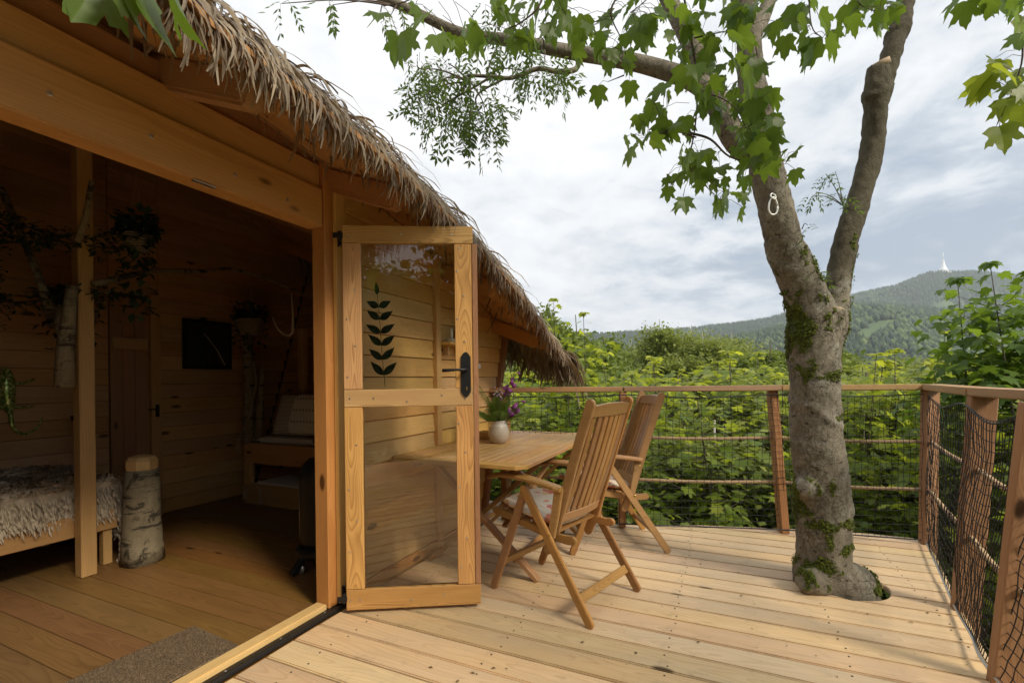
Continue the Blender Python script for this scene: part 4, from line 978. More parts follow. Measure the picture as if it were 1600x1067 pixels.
for p, m_ in leaves:                                      # leaf stalks
    q = min(TP, key=lambda a: (a - p).length); dd = q - p
    if dd.length > .11: q = p + dd.normalized() * .11
    tube([p, p.lerp(q, .5) + Vector((0, 0, .015)), q], .0011, 3, V, F, False)
add('twig', pymesh('twig', [v - mt0 for v in V], F, True), TWIG, maple)['kind'] = 'stuff'
print('maple leaves', len(leaves))
# leaves that hang above the picture and behind the camera (they show in the door glass)
for _ in range(420):
    q = rnd.choice(LB); leaves.append((q + Vector((rnd.uniform(-.5, .5), rnd.uniform(-.9, .25), rnd.uniform(-.25, .5))), Matrix.Rotation(rnd.uniform(-3.14, 3.14), 3, 'Z') @ Matrix.Rotation(R(rnd.uniform(0, 70)), 3, 'Y') * rnd.uniform(.10, .14)))
near = leaves[-424:-420]; body = leaves[:-424]; extra = leaves[-420:]
for i, (p, m_) in enumerate(near + body[:296]): add('leaf', MLM[i % 6], None, maple, Matrix.Translation(Vector(p) - mt0) @ m_.to_4x4())
extra += body[296:]
pr = [merge('foliage', ML[k][0], ML[k][1], [np.array(m_) for _, m_ in extra[k::6]], [Vector(p) - mt0 for p, _ in extra[k::6]], [rnd.random() for _ in extra[k::6]], True) for k in range(6)]
LEAF = leafmat('green leaf', (.09, .145, .017), (.19, .25, .03), (.52, .54, .055), .52)
add('foliage', joinmeshes('foliage', pr), LEAF, maple)['kind'] = 'stuff'

# ================================================================== YOUNG MAPLES AND TREES BEYOND THE RAILING
LO = [maple_leaf(40 + k, True) for k in range(3)]
def sapling_mesh(seed, H_, crown, spread, dens=1.0, lsz=.13):
    """leaf placements and woody parts of a young maple: pairs of leaves on a leader and on side shoots"""
    q = random.Random(seed); V, F = [], []; pl = []
    lean = Vector((q.uniform(-.05, .05), q.uniform(-.05, .05), 0)); top = Vector((lean.x * H_, lean.y * H_, H_))
    ax = catmull([Vector((0, 0, 0)), Vector((lean.x * H_ * .2 + q.uniform(-.05, .05), q.uniform(-.05, .05), H_ * .45)), top], 8); tube(ax, [.006 * H_ + .006, .003], 6, V, F)
    def node(p, yaw, sz, tone, out=1.0):
        for s in (0, math.pi):
            a = yaw + s + q.uniform(-.3, .3); e = p + Vector((math.cos(a), math.sin(a), q.uniform(.1, .7))) * sz * .55 * out
            pl.append((e, Matrix.Rotation(a, 3, 'Z') @ Matrix.Rotation(R(q.uniform(-5, 42)), 3, 'Y') @ Matrix.Rotation(q.uniform(-.35, .35), 3, 'X') * sz * q.uniform(.75, 1.15), tone))
    z = H_ - crown; k = 0
    while z < H_:
        f = (z - (H_ - crown)) / crown; p = ax[min(len(ax) - 1, int(z / H_ * (len(ax) - 1)))].copy(); p.z = z
        yaw = k * 1.57 + q.uniform(-.2, .2); young = max(0.0, (f - .82) * 6) 
        if f < .85:
            for s in range(3 if dens > .8 else 2):
                a = yaw + s * 2.1 + q.uniform(-.3, .3); ln = spread * (1 - f) ** .6 * q.uniform(.5, 1.1) + .12
                d = Vector((math.cos(a), math.sin(a), q.uniform(.15, .6))); e = p + d * ln; tube([p, p.lerp(e, .5) + Vector((0, 0, -.02)), e], [.004, .0015], 4, V, F, False)
                m_ = max(1, int(ln / .11)); 
                for j in range(1, m_ + 1): node(p.lerp(e, j / m_), a + j * 1.57, lsz * (1 - .25 * j / m_), q.random() * .99 if not (j == m_ and q.random() < .42) else 1.0 + q.random() * .7, 1)
        node(p, yaw, lsz * (1 - .35 * f), q.random() * .99 if f < .85 else 1.0 + min(.95, young * q.random() + .2))
        z += .13 / max(.5, dens); k += 1
    for a in range(5): node(top, a * 1.26, lsz * .6, 1.35 + .5 * q.random(), .5)
    return pl, V, F
def foliage_mesh(pl, name='foliage'):
    pr = [merge(name, LO[k][0], LO[k][1], [np.array(m_) for _, m_, _ in pl[k::3]], [p for p, _, _ in pl[k::3]], [t_ for _, _, t_ in pl[k::3]], True) for k in range(3)]
    return joinmeshes(name, pr)
# --- mid distance trees: airy birch and willow like crowns
def crown_mesh(seed, n_, H_, wid, style):
    q = random.Random(seed); V, F = [], []; pl = []
    ax = catmull([Vector((0, 0, 0)), Vector((q.uniform(-.03, .03) * H_, 0, H_ * .5)), Vector((q.uniform(-.05, .05) * H_, 0, H_ * .97))], 6); tube(ax, [.012 * H_, .002 * H_], 6, V, F)
    ends = []
    for k in range(44 if style else 36):
        f = q.uniform(.22, .93); p = ax[int(f * (len(ax) - 1))]; a = q.uniform(0, 6.28); ln = wid * H_ * (math.sin(math.pi * min(1, f * .62 + .34)) + .12) * q.uniform(.55, 1.05)
        d = Vector((math.cos(a), math.sin(a), q.uniform(.5, 1.3) if style else q.uniform(.1, .8))).normalized(); e = p + d * ln
        tube(catmull([p, p.lerp(e, .5) + Vector((0, 0, -.05 * ln)), e], 3), [.004 * H_, .0008 * H_], 4, V, F, False)
        ends.append((p, e, ln))
    for _ in range(n_):
        p, e, ln = q.choice(ends); c_ = p.lerp(e, q.uniform(.35, 1.1)) + Vector((q.gauss(0, 1), q.gauss(0, 1), q.gauss(0, .8))) * max(ln * .22, .035 * H_)
        hgt = c_.z / H_
        pl.append((c_, Matrix.Rotation(q.uniform(0, 6.28), 3, 'Z') @ Matrix.Rotation(q.uniform(-.6, 1.2), 3, 'Y') @ Matrix.Rotation(q.uniform(-.6, .6), 3, 'X') * H_ * (.021 if style else .029) * q.uniform(.7, 1.3), q.random() * .99 if q.random() > .25 + .25 * (hgt > .8) else 1.1 + .6 * q.random()))
    qv = [(0, 0, 0), (.4, .33, .05), (1, 0, -.1), (.45, -.33, .03)]; 
    fm = merge('crown', qv, [(0, 1, 2, 3)], [np.array(m_) for _, m_, _ in pl], [p for p, _, _ in pl], [t_ for _, _, t_ in pl])
    return V, F, fm
MIDLEAF = leafmat('pale leaf', (.13, .165, .035), (.20, .24, .055), (.33, .36, .08), .4, .6)
MIDLEAF2 = leafmat('mid leaf', (.09, .13, .024), (.145, .19, .035), (.25, .30, .05), .35, .6)
MID = []
for k, (n_, wid, st, lm) in enumerate([(7000, .26, 1, MIDLEAF), (5600, .22, 1, MIDLEAF), (9500, .36, 0, MIDLEAF2), (9500, .40, 0, MIDLEAF), (8500, .32, 0, MIDLEAF2)]):
    V, F, fm = crown_mesh(400 + k, n_, 10.0, wid, st); fm.materials.append(lm); wm = pymesh('trunk', V, F, True); wm.materials.append(plain('pale trunk', (.30, .29, .25), .8) if st else BARK2); MID.append((wm, fm))
SAP = []
for k, (H_, cr, sprd, dens) in enumerate([(4.0, 2.6, .75, 1), (4.4, 3.0, .7, 1), (3.6, 2.4, .9, 1.05), (4.2, 2.4, .6, .9), (3.8, 3.0, .95, 1.1), (4.6, 2.2, .55, .8)]):
    pl, V, F = sapling_mesh(200 + k, H_, cr, sprd, dens); fm = foliage_mesh(pl); fm.materials.append(LEAF); wm = pymesh('stem', V, F, True); wm.materials.append(BARK2)
    SAP.append((H_, wm, fm)); print('sapling', k, len(pl))
def sapling(x, y, top, k, label, group, sc=1.0):
    H_, wm, fm = SAP[k % 6]; gz = float(terrain(x, y)); s = max(.35, (top - gz) / H_)
    o = tag(empty('sapling', Matrix.Translation((x, y, gz)) @ Matrix.Rotation(rnd.uniform(0, 6.28), 4, 'Z') @ Matrix.Diagonal((s * sc, s * sc, s, 1))), label, 'young tree', group)
    add('stem', wm, None, o); add('foliage', fm, None, o)
    return o
G1 = 'young maples crowding below and behind the railing'
def topz(py, Y): return 1.2 + (593 - py) / FPX * Y
# singled-out ones
def sap_px(px, py, Y, k, label, group=None, sc=1.0):
    p = at(px, py, Y); return sapling(p.x, p.y, p.z, k, label, group, sc)
sap_px(1040, 566, 6.4, 3, 'young maple with bright yellow tip rising above the rail behind the farther chair', sc=.8)
sap_px(1072, 578, 6.8, 5, 'small yellow tipped maple shoot beside its taller twin above the rail', sc=.7)
sap_px(1474, 508, 5.2, 5, 'slim maple sapling with yellow crown standing before the hill beside the big pair', sc=.6)
sap_px(1335, 556, 6.2, 3, 'low bushy maple with yellow tip directly right of the ash trunk', sc=.9)
sap_px(1404, 548, 6.6, 2, 'broad low maple above the rail between the ash trunk and the rail corner', sc=.9)
sap_px(925, 492, 8.5, 1, 'tall maple rising behind the tip of the thatched eave', sc=1.0)
sap_px(868, 470, 8.2, 5, 'tall slender maple showing just over the thatched eave end', sc=.9)
sap_px(966, 552, 7.5, 0, 'yellow green maple rising right of the thatch end above the rail')
# scattered ones
def zone_label(X, Y):
    px = 800 + FPX * X / Y; far = 'farther back' if Y > 9 else 'close to the net'
    w_ = 'behind the table and chairs' if px < 970 else 'left of the ash trunk' if px < 1270 else 'between the ash trunk and the rail corner' if px < 1450 else 'beyond the rail corner'
    return 'green maple sapling ' + far + ' ' + w_
random_spots = []
tries = 0
while len(random_spots) < 78 and tries < 6000:
    tries += 1
    Y = rnd.uniform(4.9, 13.5); X = rnd.uniform(-.30 * Y - .3, 1.28 * Y)
    l = CAB.inverted() @ Vector((X, Y, 0))
    if l.x < 1.0 and l.y < 5.0: continue
    if l.x < 4.1 and l.y < 5.1: continue
    if any((X - a) ** 2 + (Y - b2) ** 2 < .72 ** 2 * (1 if Y < 9 else 1.6) for a, b2 in random_spots): continue
    random_spots.append((X, Y))
for i, (X, Y) in enumerate(random_spots):
    py = rnd.choice([572, 590, 600, 612, 630, 655, 690]) + rnd.uniform(-14, 10) if Y < 9 else rnd.uniform(555, 600)
    sapling(X, Y, topz(py, Y), i, zone_label(X, Y), zone_label(X, Y), 1.25 if Y < 9 else 1.5)
for i in range(16):                      # small leaved shrubs of another kind between the maples
    for _ in range(80):
        Y = rnd.uniform(5.5, 13); X = rnd.uniform(-.2 * Y, 1.1 * Y); l = CAB.inverted() @ Vector((X, Y, 0))
        if not (l.x < 4.3 and l.y < 5.5) and not (l.x < 1.2 and l.y < 5.4): break
    zt = topz(rnd.uniform(566, 660), Y); gz = float(terrain(X, Y)); wm, fm = MID[rnd.choice((0, 3, 3))]; s = (zt - gz) / 10
    o = tag(empty('shrub', Matrix.Translation((X, Y, gz)) @ Matrix.Rotation(rnd.uniform(0, 6.28), 4, 'Z') @ Matrix.Diagonal((s * 1.5, s * 1.5, s, 1))), 'small leaved shrub growing among the young maples behind the net', 'shrub', 'small leaved shrubs among the maples')
    add('stem', wm, None, o); add('foliage', fm, None, o)
V, F = [], []; br0 = Vector((3.2, 6.6, -2.5))
for i in range(34):                      # bare dead shoots
    x = rnd.uniform(-2.6, 3.5); y = rnd.uniform(-.9, 3); p = Vector((x, y, 0)); h_ = rnd.uniform(2.2, 3.9)
    tube(catmull([p, p + Vector((rnd.uniform(-.3, .3), rnd.uniform(-.2, .2), h_ * .5)), p + Vector((rnd.uniform(-.8, .8), rnd.uniform(-.3, .3), h_))], 4), [.008, .002], 4, V, F, False)
tag(add('dead_brushwood', pymesh('dead_brushwood', V, F), plain('dead wood', (.26, .23, .18), .8), None, Matrix.Translation(br0)), 'pale dead shoots standing among the green maples', 'brushwood', kind='stuff')
# right-hand side below and beyond the side railing
for i in range(26):
    for _ in range(50):
        X = rnd.uniform(3.1, 7.5); Y = rnd.uniform(.6, 5.6); l = CAB.inverted() @ Vector((X, Y, 0))
        if l.x > 3.9: break
    sapling(X, Y, rnd.uniform(.1, 1.05) if Y < 2.5 else topz(rnd.uniform(585, 700), Y), i + 3, 'shaded maple sapling growing beyond the side railing on the right', 'maple saplings beyond the side railing', 1.2)

# big-leaved maples close to the corner: leaves are parts
LOM = []
for v, f in ML[:3]:
    m_ = pymesh('leaf', v, f, True); m_.materials.append(MAPLE); LOM.append(m_)
for j, (px, py, Y, H_, cr, sprd, seed, lab) in enumerate([(1530, 432, 4.7, 5.6, 2.2, .55, 301, 'tall dark leaved maple by the rail corner with a yellow top against the hill'), (1572, 424, 4.5, 5.6, 2.4, .7, 302, 'large leaved maple at the right edge behind the corner of the rail'), (1640, 400, 4.2, 5.8, 2.6, .8, 303, 'maple with broad shaded leaves farthest right beyond the side rail')]):
    p = at(px, py, Y); gz = float(terrain(p.x, p.y)); H_ = p.z - gz
    pl, V, F = sapling_mesh(seed, H_, cr, sprd, .95, .155)
    root = tag(empty('maple_sapling', Matrix.Translation((p.x, p.y, gz))), lab, 'young tree')
    add('stem', pymesh('stem', V, F, True), BARK2, root)
    pl.sort(key=lambda a: -a[0].z)
    for i, (q, m_, tn) in enumerate(pl[:220]): add('leaf', LOM[i % 3], None, root, Matrix.Translation(q) @ m_.to_4x4())
    if len(pl) > 220: add('foliage', foliage_mesh(pl[220:]), LEAF, root)['kind'] = 'stuff'

def midtree(px, py, Y, k, label, group=None, name=None, sc=1.0):
    p = at(px, py, Y); gz = float(terrain(p.x, p.y)); s = (p.z - gz) / 10.0; wm, fm = MID[k]
    o = tag(empty(name or ('birch_tree' if k < 2 else 'broadleaf_tree'), Matrix.Translation((p.x, p.y, gz)) @ Matrix.Rotation(rnd.uniform(0, 6.28), 4, 'Z') @ Matrix.Diagonal((s * sc, s * sc, s, 1))), label, 'tree', group)
    add('trunk', wm, None, o); add('crown', fm, None, o)
midtree(1034, 490, 34, 0, 'tall airy birch whose top stands above the treeline left of the ash trunk')
midtree(1078, 500, 36, 1, 'pale twiggy birch just right of the tallest birch top')
midtree(1104, 512, 33, 0, 'third and lowest of the birches in the middle of the valley')
midtree(905, 478, 16, 2, 'leafy tree filling the gap above the rear eave', sc=.8)
midtree(945, 512, 22, 4, 'round dark green tree right of the thatch tip', sc=.8)
midtree(860, 462, 15, 4, 'tree top peeking over the thatched roof corner', sc=.6)
G2 = 'broadleaf trees standing in the valley behind the young maples'
for i in range(58):
    Y = rnd.uniform(18, 95); a = rnd.uniform(-.18, 1.25); px = 800 + FPX * a
    py = rnd.uniform(494, 545) + (44 if px > 1300 else 0) + max(0, (Y - 50) * .1)
    if 960 < px < 1110 and py < 545: py += 14
    lb = ('near' if Y < 35 else 'distant') + ' green valley tree ' + ('left of the ash trunk' if px < 1250 else 'right of the ash trunk'); midtree(px, py, Y, rnd.choice([2, 3, 3, 4, 0]), lb, lb, 'broadleaf_tree', 1.15)
for i, (X, Y, k) in enumerate([(-6, -13, 2), (-1, -15, 3), (4, -14, 4), (9, -15, 2), (-11, -12, 3), (-3.5, -11, 4), (-15, -9, 4), (-9, -17, 2), (1.5, -11.5, 3), (-7.5, -10, 3)]):   # woods behind the photographer, mirrored in the panes
    gz = float(terrain(X, Y)); o = tag(empty('broadleaf_tree', Matrix.Translation((X, Y, gz)) @ Matrix.Diagonal((1.0, 1.0, 1.0 + .08 * (i % 3), 1))), 'tree of the wood behind the terrace, seen only mirrored in the door glass', 'tree', 'trees mirrored in the glass')
    add('trunk', MID[k][0], None, o); add('crown', MID[k][1], None, o)
# undergrowth carpet
X, Y = polar(9000, 3.2, 20, -40, 70); lc = [(CAB.inverted() @ Vector((a, b2, 0))) for a, b2 in zip(X, Y)]
kp = np.array([not (l.x < 3.3 and l.y < 4.5) for l in lc]); X, Y = X[kp], Y[kp]; Z = terrain(X, Y) + nr.rand(len(X)) * .7
mats = [np.array(Matrix.Rotation(rnd.uniform(0, 6.28), 3, 'Z') @ Matrix.Rotation(R(rnd.uniform(-20, 60)), 3, 'Y') * rnd.uniform(.12, .24)) for _ in range(len(X))]
tag(add('undergrowth', merge('undergrowth', LO[0][0], LO[0][1], mats, np.stack([X, Y, Z], 1), nr.rand(len(X)) * 1.3), LEAF), 'low green undergrowth below the deck', 'undergrowth', kind='stuff')
# ================================================================== TABLE (cabin frame)
TT0, TT1, TX0, TX1 = 2.245, 3.83, .03, .925
table = tag(empty('folding_table', CAB @ Matrix.Translation((TX0, TT0, 0))), 'slatted wooden folding table with crossed legs pushed against the cabin wall', 'table')
TWd, TLn = TX1 - TX0, TT1 - TT0
def tb(name, lo, hi, grain, bev=.003, mat=None): return block(name, lo, hi, mat or W_TABLE, table, bev, grain)
zt0, zt1 = .718, .742
def cornerboard(y0, y1, cut):              # end board with cut corners
    c_ = .05; V2 = [(0, y1), (0, y0 + c_), (c_, y0), (TWd - c_, y0), (TWd, y0 + c_), (TWd, y1)] if cut < 0 else [(0, y0), (TWd, y0), (TWd, y1 - c_), (TWd - c_, y1), (c_, y1), (0, y1 - c_)]
    n = 6; cx, cy = TWd / 2, (y0 + y1) / 2
    V = [(x - cx, y - cy, zt0 - .73) for x, y in V2] + [(x - cx, y - cy, zt1 - .73) for x, y in V2]
    if cut < 0: F = [tuple(range(n)), tuple(reversed(range(n, 2 * n)))] + [(i, i + n, (i + 1) % n + n, (i + 1) % n) for i in range(n)]
    else: F = [tuple(reversed(range(n))), tuple(range(n, 2 * n))] + [(i, (i + 1) % n, (i + 1) % n + n, i + n) for i in range(n)]
    me = pymesh('end_board', V, F); bm = bmesh.new(); bm.from_mesh(me); bmesh.ops.recalc_face_normals(bm, faces=bm.faces); bmesh.ops.bevel(bm, geom=bm.edges[:], offset=.003, segments=1, affect='EDGES'); bm.to_mesh(me); bm.free()
    add('end_board', me, W_TABLE, table, Matrix.Translation((cx, cy, .73)))
cornerboard(0, .085, -1); cornerboard(TLn - .085, TLn, 1)
MIDY = TLn * .5
tb('middle_board', (.062, MIDY - .045, zt0), (TWd - .062, MIDY - .002, zt1), 'x'); tb('middle_board', (.062, MIDY + .002, zt0), (TWd - .062, MIDY + .045, zt1), 'x')
for x0, x1 in ((0, .060), (TWd - .060, TWd)):
    tb('side_board', (x0, .087, zt0), (x1, MIDY - .002, zt1), 'y'); tb('side_board', (x0, MIDY + .002, zt0), (x1, TLn - .087, zt1), 'y')
ns = 12; w = (TWd - .124) / ns
for i in range(ns):
    for y0, y1 in ((.087, MIDY - .047), (MIDY + .047, TLn - .087)): tb('slat', (.062 + i * w + .0035, y0, zt0 + .004), (.062 + (i + 1) * w - .0035, y1, zt1 - .001), 'y', .002)
for x in (.10, TWd - .14): tb('apron', (x, .12, .672), (x + .03, TLn - .12, .716), 'y', mat=W_TEAK)
for y in (.33, 1.20):
    plank('leg', (.09, y, .69), (.84, y, .004), .05, .028, (0, 1, 0), W_TEAK, table, .003).rotation_euler
    plank('leg', (.84, y + .032, .69), (.055, y + .032, .004), .05, .028, (0, 1, 0), W_TEAK, table, .003)
plank('stretcher', (.70, .30, .12), (.70, 1.24, .12), .04, .02, (0, 0, 1), W_TEAK, table, .003)
plank('stretcher', (.16, .33, .13), (.16, 1.24, .13), .04, .02, (0, 0, 1), W_TEAK, table, .003)
plank('brace', (.62, .33, .30), (.70, 1.10, .66), .035, .02, (1, 0, 0), W_TEAK, table, .003)

# ================================================================== CHAIRS
def rounded(name, pts, th, mat, parent, m4, bev=.004):
    """a piece cut from board: outline pts in local x-z, thickness th in y"""
    n = len(pts); cx = sum(p[0] for p in pts) / n; cz = sum(p[1] for p in pts) / n
    V = [(x - cx, -th / 2, z - cz) for x, z in pts] + [(x - cx, th / 2, z - cz) for x, z in pts]
    F = [tuple(range(n)), tuple(reversed(range(n, 2 * n)))] + [(i, i + n, (i + 1) % n + n, (i + 1) % n) for i in range(n)]
    me = pymesh(name, V, F); bm = bmesh.new(); bm.from_mesh(me); bmesh.ops.recalc_face_normals(bm, faces=bm.faces)
    bmesh.ops.bevel(bm, geom=[e for e in bm.edges if e.calc_face_angle(0) > .6], offset=bev, segments=2, affect='EDGES'); bm.to_mesh(me); bm.free()
    return add(name, me, mat, parent, m4 @ Matrix.Translation((cx, 0, cz)))
def strip_outline(P, w, w1=None, rnd_end=True):
    """outline of a bar of width w along the 2-d path P, rounded ends"""
    P = [Vector((p[0], p[1])) for p in P]; n = len(P); Lf, Rt = [], []
    for i, p in enumerate(P):
        d = (P[min(i + 1, n - 1)] - P[max(i - 1, 0)]).normalized(); nrm = Vector((-d.y, d.x)); ww = (w + ((w1 or w) - w) * i / (n - 1)) / 2
        Lf.append(p + nrm * ww); Rt.append(p - nrm * ww)
    def capp(p, d, ww):
        a0 = math.atan2(d.y, d.x); return [p + Vector((math.cos(a0 + a), math.sin(a0 + a))) * ww for a in (R(60), R(20), R(-20), R(-60))]
    d1 = (P[-1] - P[-2]).normalized(); d0 = (P[0] - P[1]).normalized()
    out = Lf + (capp(P[-1], d1, (w1 or w) / 2) if rnd_end else []) + Rt[::-1] + (capp(P[0], d0, w / 2) if rnd_end else [])
    return [(a.x, a.y) for a in out]
def bez(P, n=8):
    return [(v.x, v.z) for v in catmull([Vector((a, 0, b2)) for a, b2 in P], max(2, n // (len(P) - 1)))]
def make_chair(loc, yaw, label, W=.53):
    """forward is local +x, width along y"""
    t = tag(empty('garden_chair', Matrix.Translation(loc) @ Matrix.Rotation(yaw, 4, 'Z')), label, 'chair', 'folding garden chairs at the table')
    yo = W / 2
    for s in (-1, 1):
        Y1 = Matrix.Translation((0, s * (yo - .012), 0)); Y2 = Matrix.Translation((0, s * (yo - .038), 0)); Y3 = Matrix.Translation((0, s * (yo - .064), 0))
        rounded('rear_leg', strip_outline([(-.325, .018), (.075, .615)], .045), .024, W_TEAK, t, Y1)
        rounded('front_leg', strip_outline([(.325, .018), (.085, .61)], .045), .024, W_TEAK, t, Y2)
        rounded('back_stile', strip_outline(bez([(-.045, .30), (-.095, .42), (-.16, .62), (-.235, .85), (-.315, 1.075)], 12), .05), .026, W_TEAK, t, Y3)
        arm = bez([(.34, .640), (.25, .668), (.1, .672), (-.06, .655), (-.16, .640)], 12); V, F = [], []; A = []
        n = len(arm)
        P3 = []
        for i, (x, z) in enumerate(arm):
            f = i / (n - 1); w_ = (.030 + .012 * math.sin(math.pi * min(1, f * 1.2 + .1))) * (.55 if i in (0, n - 1) else 1); c_ = s * (yo - .022)
            for dy, dz in ((-1, -.6), (-1, .35), (-.75, 1), (.75, 1), (1, .35), (1, -.6), (.8, -1), (-.8, -1)): V.append((x, c_ + dy * w_, z + dz * .0125))
        for i in range(n - 1):
            for k in range(8): a = i * 8 + k; b2 = i * 8 + (k + 1) % 8; F.append((a, b2, b2 + 8, a + 8))
        F += [tuple(reversed(range(8))), tuple((n - 1) * 8 + k for k in range(8))]
        me = pymesh('armrest', V, F, False); bm = bmesh.new(); bm.from_mesh(me); bmesh.ops.recalc_face_normals(bm, faces=bm.faces); bm.to_mesh(me); bm.free()
        add('armrest', me, W_TEAK, t)
        rounded('arm_support', strip_outline([(-.135, .632), (-.115, .52), (-.085, .385)], .05, .042), .022, W_TEAK, t, Y2)
        rounded('seat_rail', strip_outline(bez([(.33, .445), (.2, .425), (0, .39), (-.14, .375), (-.20, .378)], 12), .042), .024, W_TEAK, t, Y3 @ Matrix.Translation((0, -s * .002, 0)))
        for (x, z) in ((.08, .585), (.33, .43), (.22, .28), (-.1, .40), (-.135, .60)):
            lathe('bolt', [(.007, 0), (.007, .003), (.004, .005), (.0001, .005)], MAT_BRASS, t, Matrix.Translation((x, s * (yo + .0005), z)) @ Matrix.Rotation(R(-90 * s), 4, 'X'), 8, False) if (x, z) not in ((.33, .43), (.22, .28)) else None
    inner = yo - .078
    plank('leg_stretcher', (-.262, -yo + .025, .115), (-.262, yo - .025, .115), .045, .02, (0.55, 0, .8), W_TEAK, t, .003)
    plank('leg_stretcher', (.262, -yo + .05, .17), (.262, yo - .05, .17), .045, .02, (-.35, 0, .9), W_TEAK, t, .003)
    def backpt(z): return -.095 - (z - .42) * .335 - .02 * (z - .42) ** 2
    for z0, hh in ((.475, .05), (1.035, .058)):
        n = 9; V, F = [], []
        for i in range(n):
            y = -inner + 2 * inner * i / (n - 1); bow = -.018 * (1 - (y / inner) ** 2)
            for dx, dz in ((-.011, -hh / 2), (.011, -hh / 2), (.011, hh / 2), (-.011, hh / 2)): V.append((backpt(z0 + dz) + bow + dx, y, z0 + dz + (.012 * (1 - (y / inner) ** 2) if (z0 > 1 and dz > 0) else 0)))
        for i in range(n - 1):
            for k in range(4): a = i * 4 + k; b2 = i * 4 + (k + 1) % 4; F.append((a, b2, b2 + 4, a + 4))
        F += [(3, 2, 1, 0), tuple((n - 1) * 4 + k for k in range(4))]
        # grain along the rail: turn the mesh so local x is the width
        me = pymesh('back_rail', [(y, -x, z) for x, y, z in V], F); bm = bmesh.new(); bm.from_mesh(me); bmesh.ops.recalc_face_normals(bm, faces=bm.faces); bmesh.ops.bevel(bm, geom=[e for e in bm.edges if e.calc_face_angle(0) > .7], offset=.003, segments=1, affect='EDGES'); bm.to_mesh(me); bm.free()
        add('back_rail', me, W_TEAK, t, Matrix(((0, -1, 0, 0), (1, 0, 0, 0), (0, 0, 1, 0), (0, 0, 0, 1))))
    for i in range(7):
        y = -inner + 2 * inner * (i + .5) / 7; bow = -.018 * (1 - (y / inner) ** 2)
        P = [(backpt(z) + bow - .008 * math.sin(math.pi * (z - .5) / .51), z) for z in (.502, .63, .76, .89, 1.006)]
        rounded('back_slat', strip_outline(P, .013, rnd_end=False), .040, W_TEAK, t, Matrix.Translation((0, y, 0)), .002)
    for i in range(7):
        x = .30 - i * .062; z = .425 + (x - .2) * .16 + .02
        plank('seat_slat', (x, -inner, z), (x, inner, z), .048, .014, (1, 0, .16), W_TEAK, t, .002)
    return t
def chair_at(rl, fl, rr_, label):
    rl, fl, rr_ = Vector(rl), Vector(fl), Vector(rr_); fwd = (fl - rl).normalized(); wd = (rr_ - rl); W = wd.length
    wn = Vector((-fwd.y, fwd.x)); s = 1 if wd.dot(wn) > 0 else -1
    c = rl + fwd * .325 + wn * s * W / 2
    p = cw(c.x, c.y, 0); return make_chair(p, math.atan2(fwd.y, fwd.x) - TH, label), p, math.atan2(fwd.y, fwd.x) - TH
ch1, c1p, c1a = chair_at((1.285, 2.185), (.665, 2.365), (1.46, 2.665), 'wooden slatted armchair standing nearest, in front of the table with its cushion in full view')
ch2, c2p, c2a = chair_at((1.52, 3.34), (.93, 3.03), (1.29, 3.79), 'wooden slatted armchair farther back, half hidden by the nearer one')
# floral cushions
cm, t, b, o = newmat('floral cotton'); tcx = N(t, 'ShaderNodeTexCoord'); P_ = tcx.outputs['Object']
wp = VM(t, 'ADD', P_, VM(t, 'MULTIPLY', VM(t, 'SUBTRACT', NOISE(t, P_, 22, 3, .6, 0, 1), (.5, .5, .5)), (.05, .05, .05)))
c = (.62, .55, .44)
for sc, th, c1_, c2_, sd_ in ((9, .38, (.55, .10, .06), (.65, .22, .07), 0), (12, .34, (.60, .33, .08), (.70, .45, .16), 3.3), (16, .30, (.45, .09, .10), (.62, .20, .14), 7.7), (14, .24, (.20, .24, .09), (.30, .30, .12), 12.1)):
    v = N(t, 'ShaderNodeTexVoronoi'); v.inputs['Scale'].default_value = sc; L(t, VM(t, 'ADD', wp, (sd_, sd_ * .7, 0)), v.inputs['Vector'])
    sr = N(t, 'ShaderNodeSeparateColor'); L(t, v.outputs['Color'], sr.inputs[0])
    msk = M(t, 'MULTIPLY', M(t, 'MULTIPLY', M(t, 'SUBTRACT', M(t, 'ADD', th, M(t, 'MULTIPLY', M(t, 'SINE', M(t, 'MULTIPLY', v.outputs['Distance'], 30)), .03)), v.outputs['Distance']), 18, clamp=True), M(t, 'GREATER_THAN', sr.outputs[0], .45))
    c = MIX(t, M(t, 'MULTIPLY', msk, .85), c, MIX(t, sr.outputs[1], c1_, c2_))
L(t, c, b.inputs['Base Color']); b.inputs['Roughness'].default_value = .85
bp = N(t, 'ShaderNodeBump'); bp.inputs['Strength'].default_value = .3; bp.inputs['Distance'].default_value = .003; L(t, NOISE(t, P_, 25, 4), bp.inputs['Height']); L(t, bp.outputs[0], b.inputs['Normal'])
FLORAL = cm
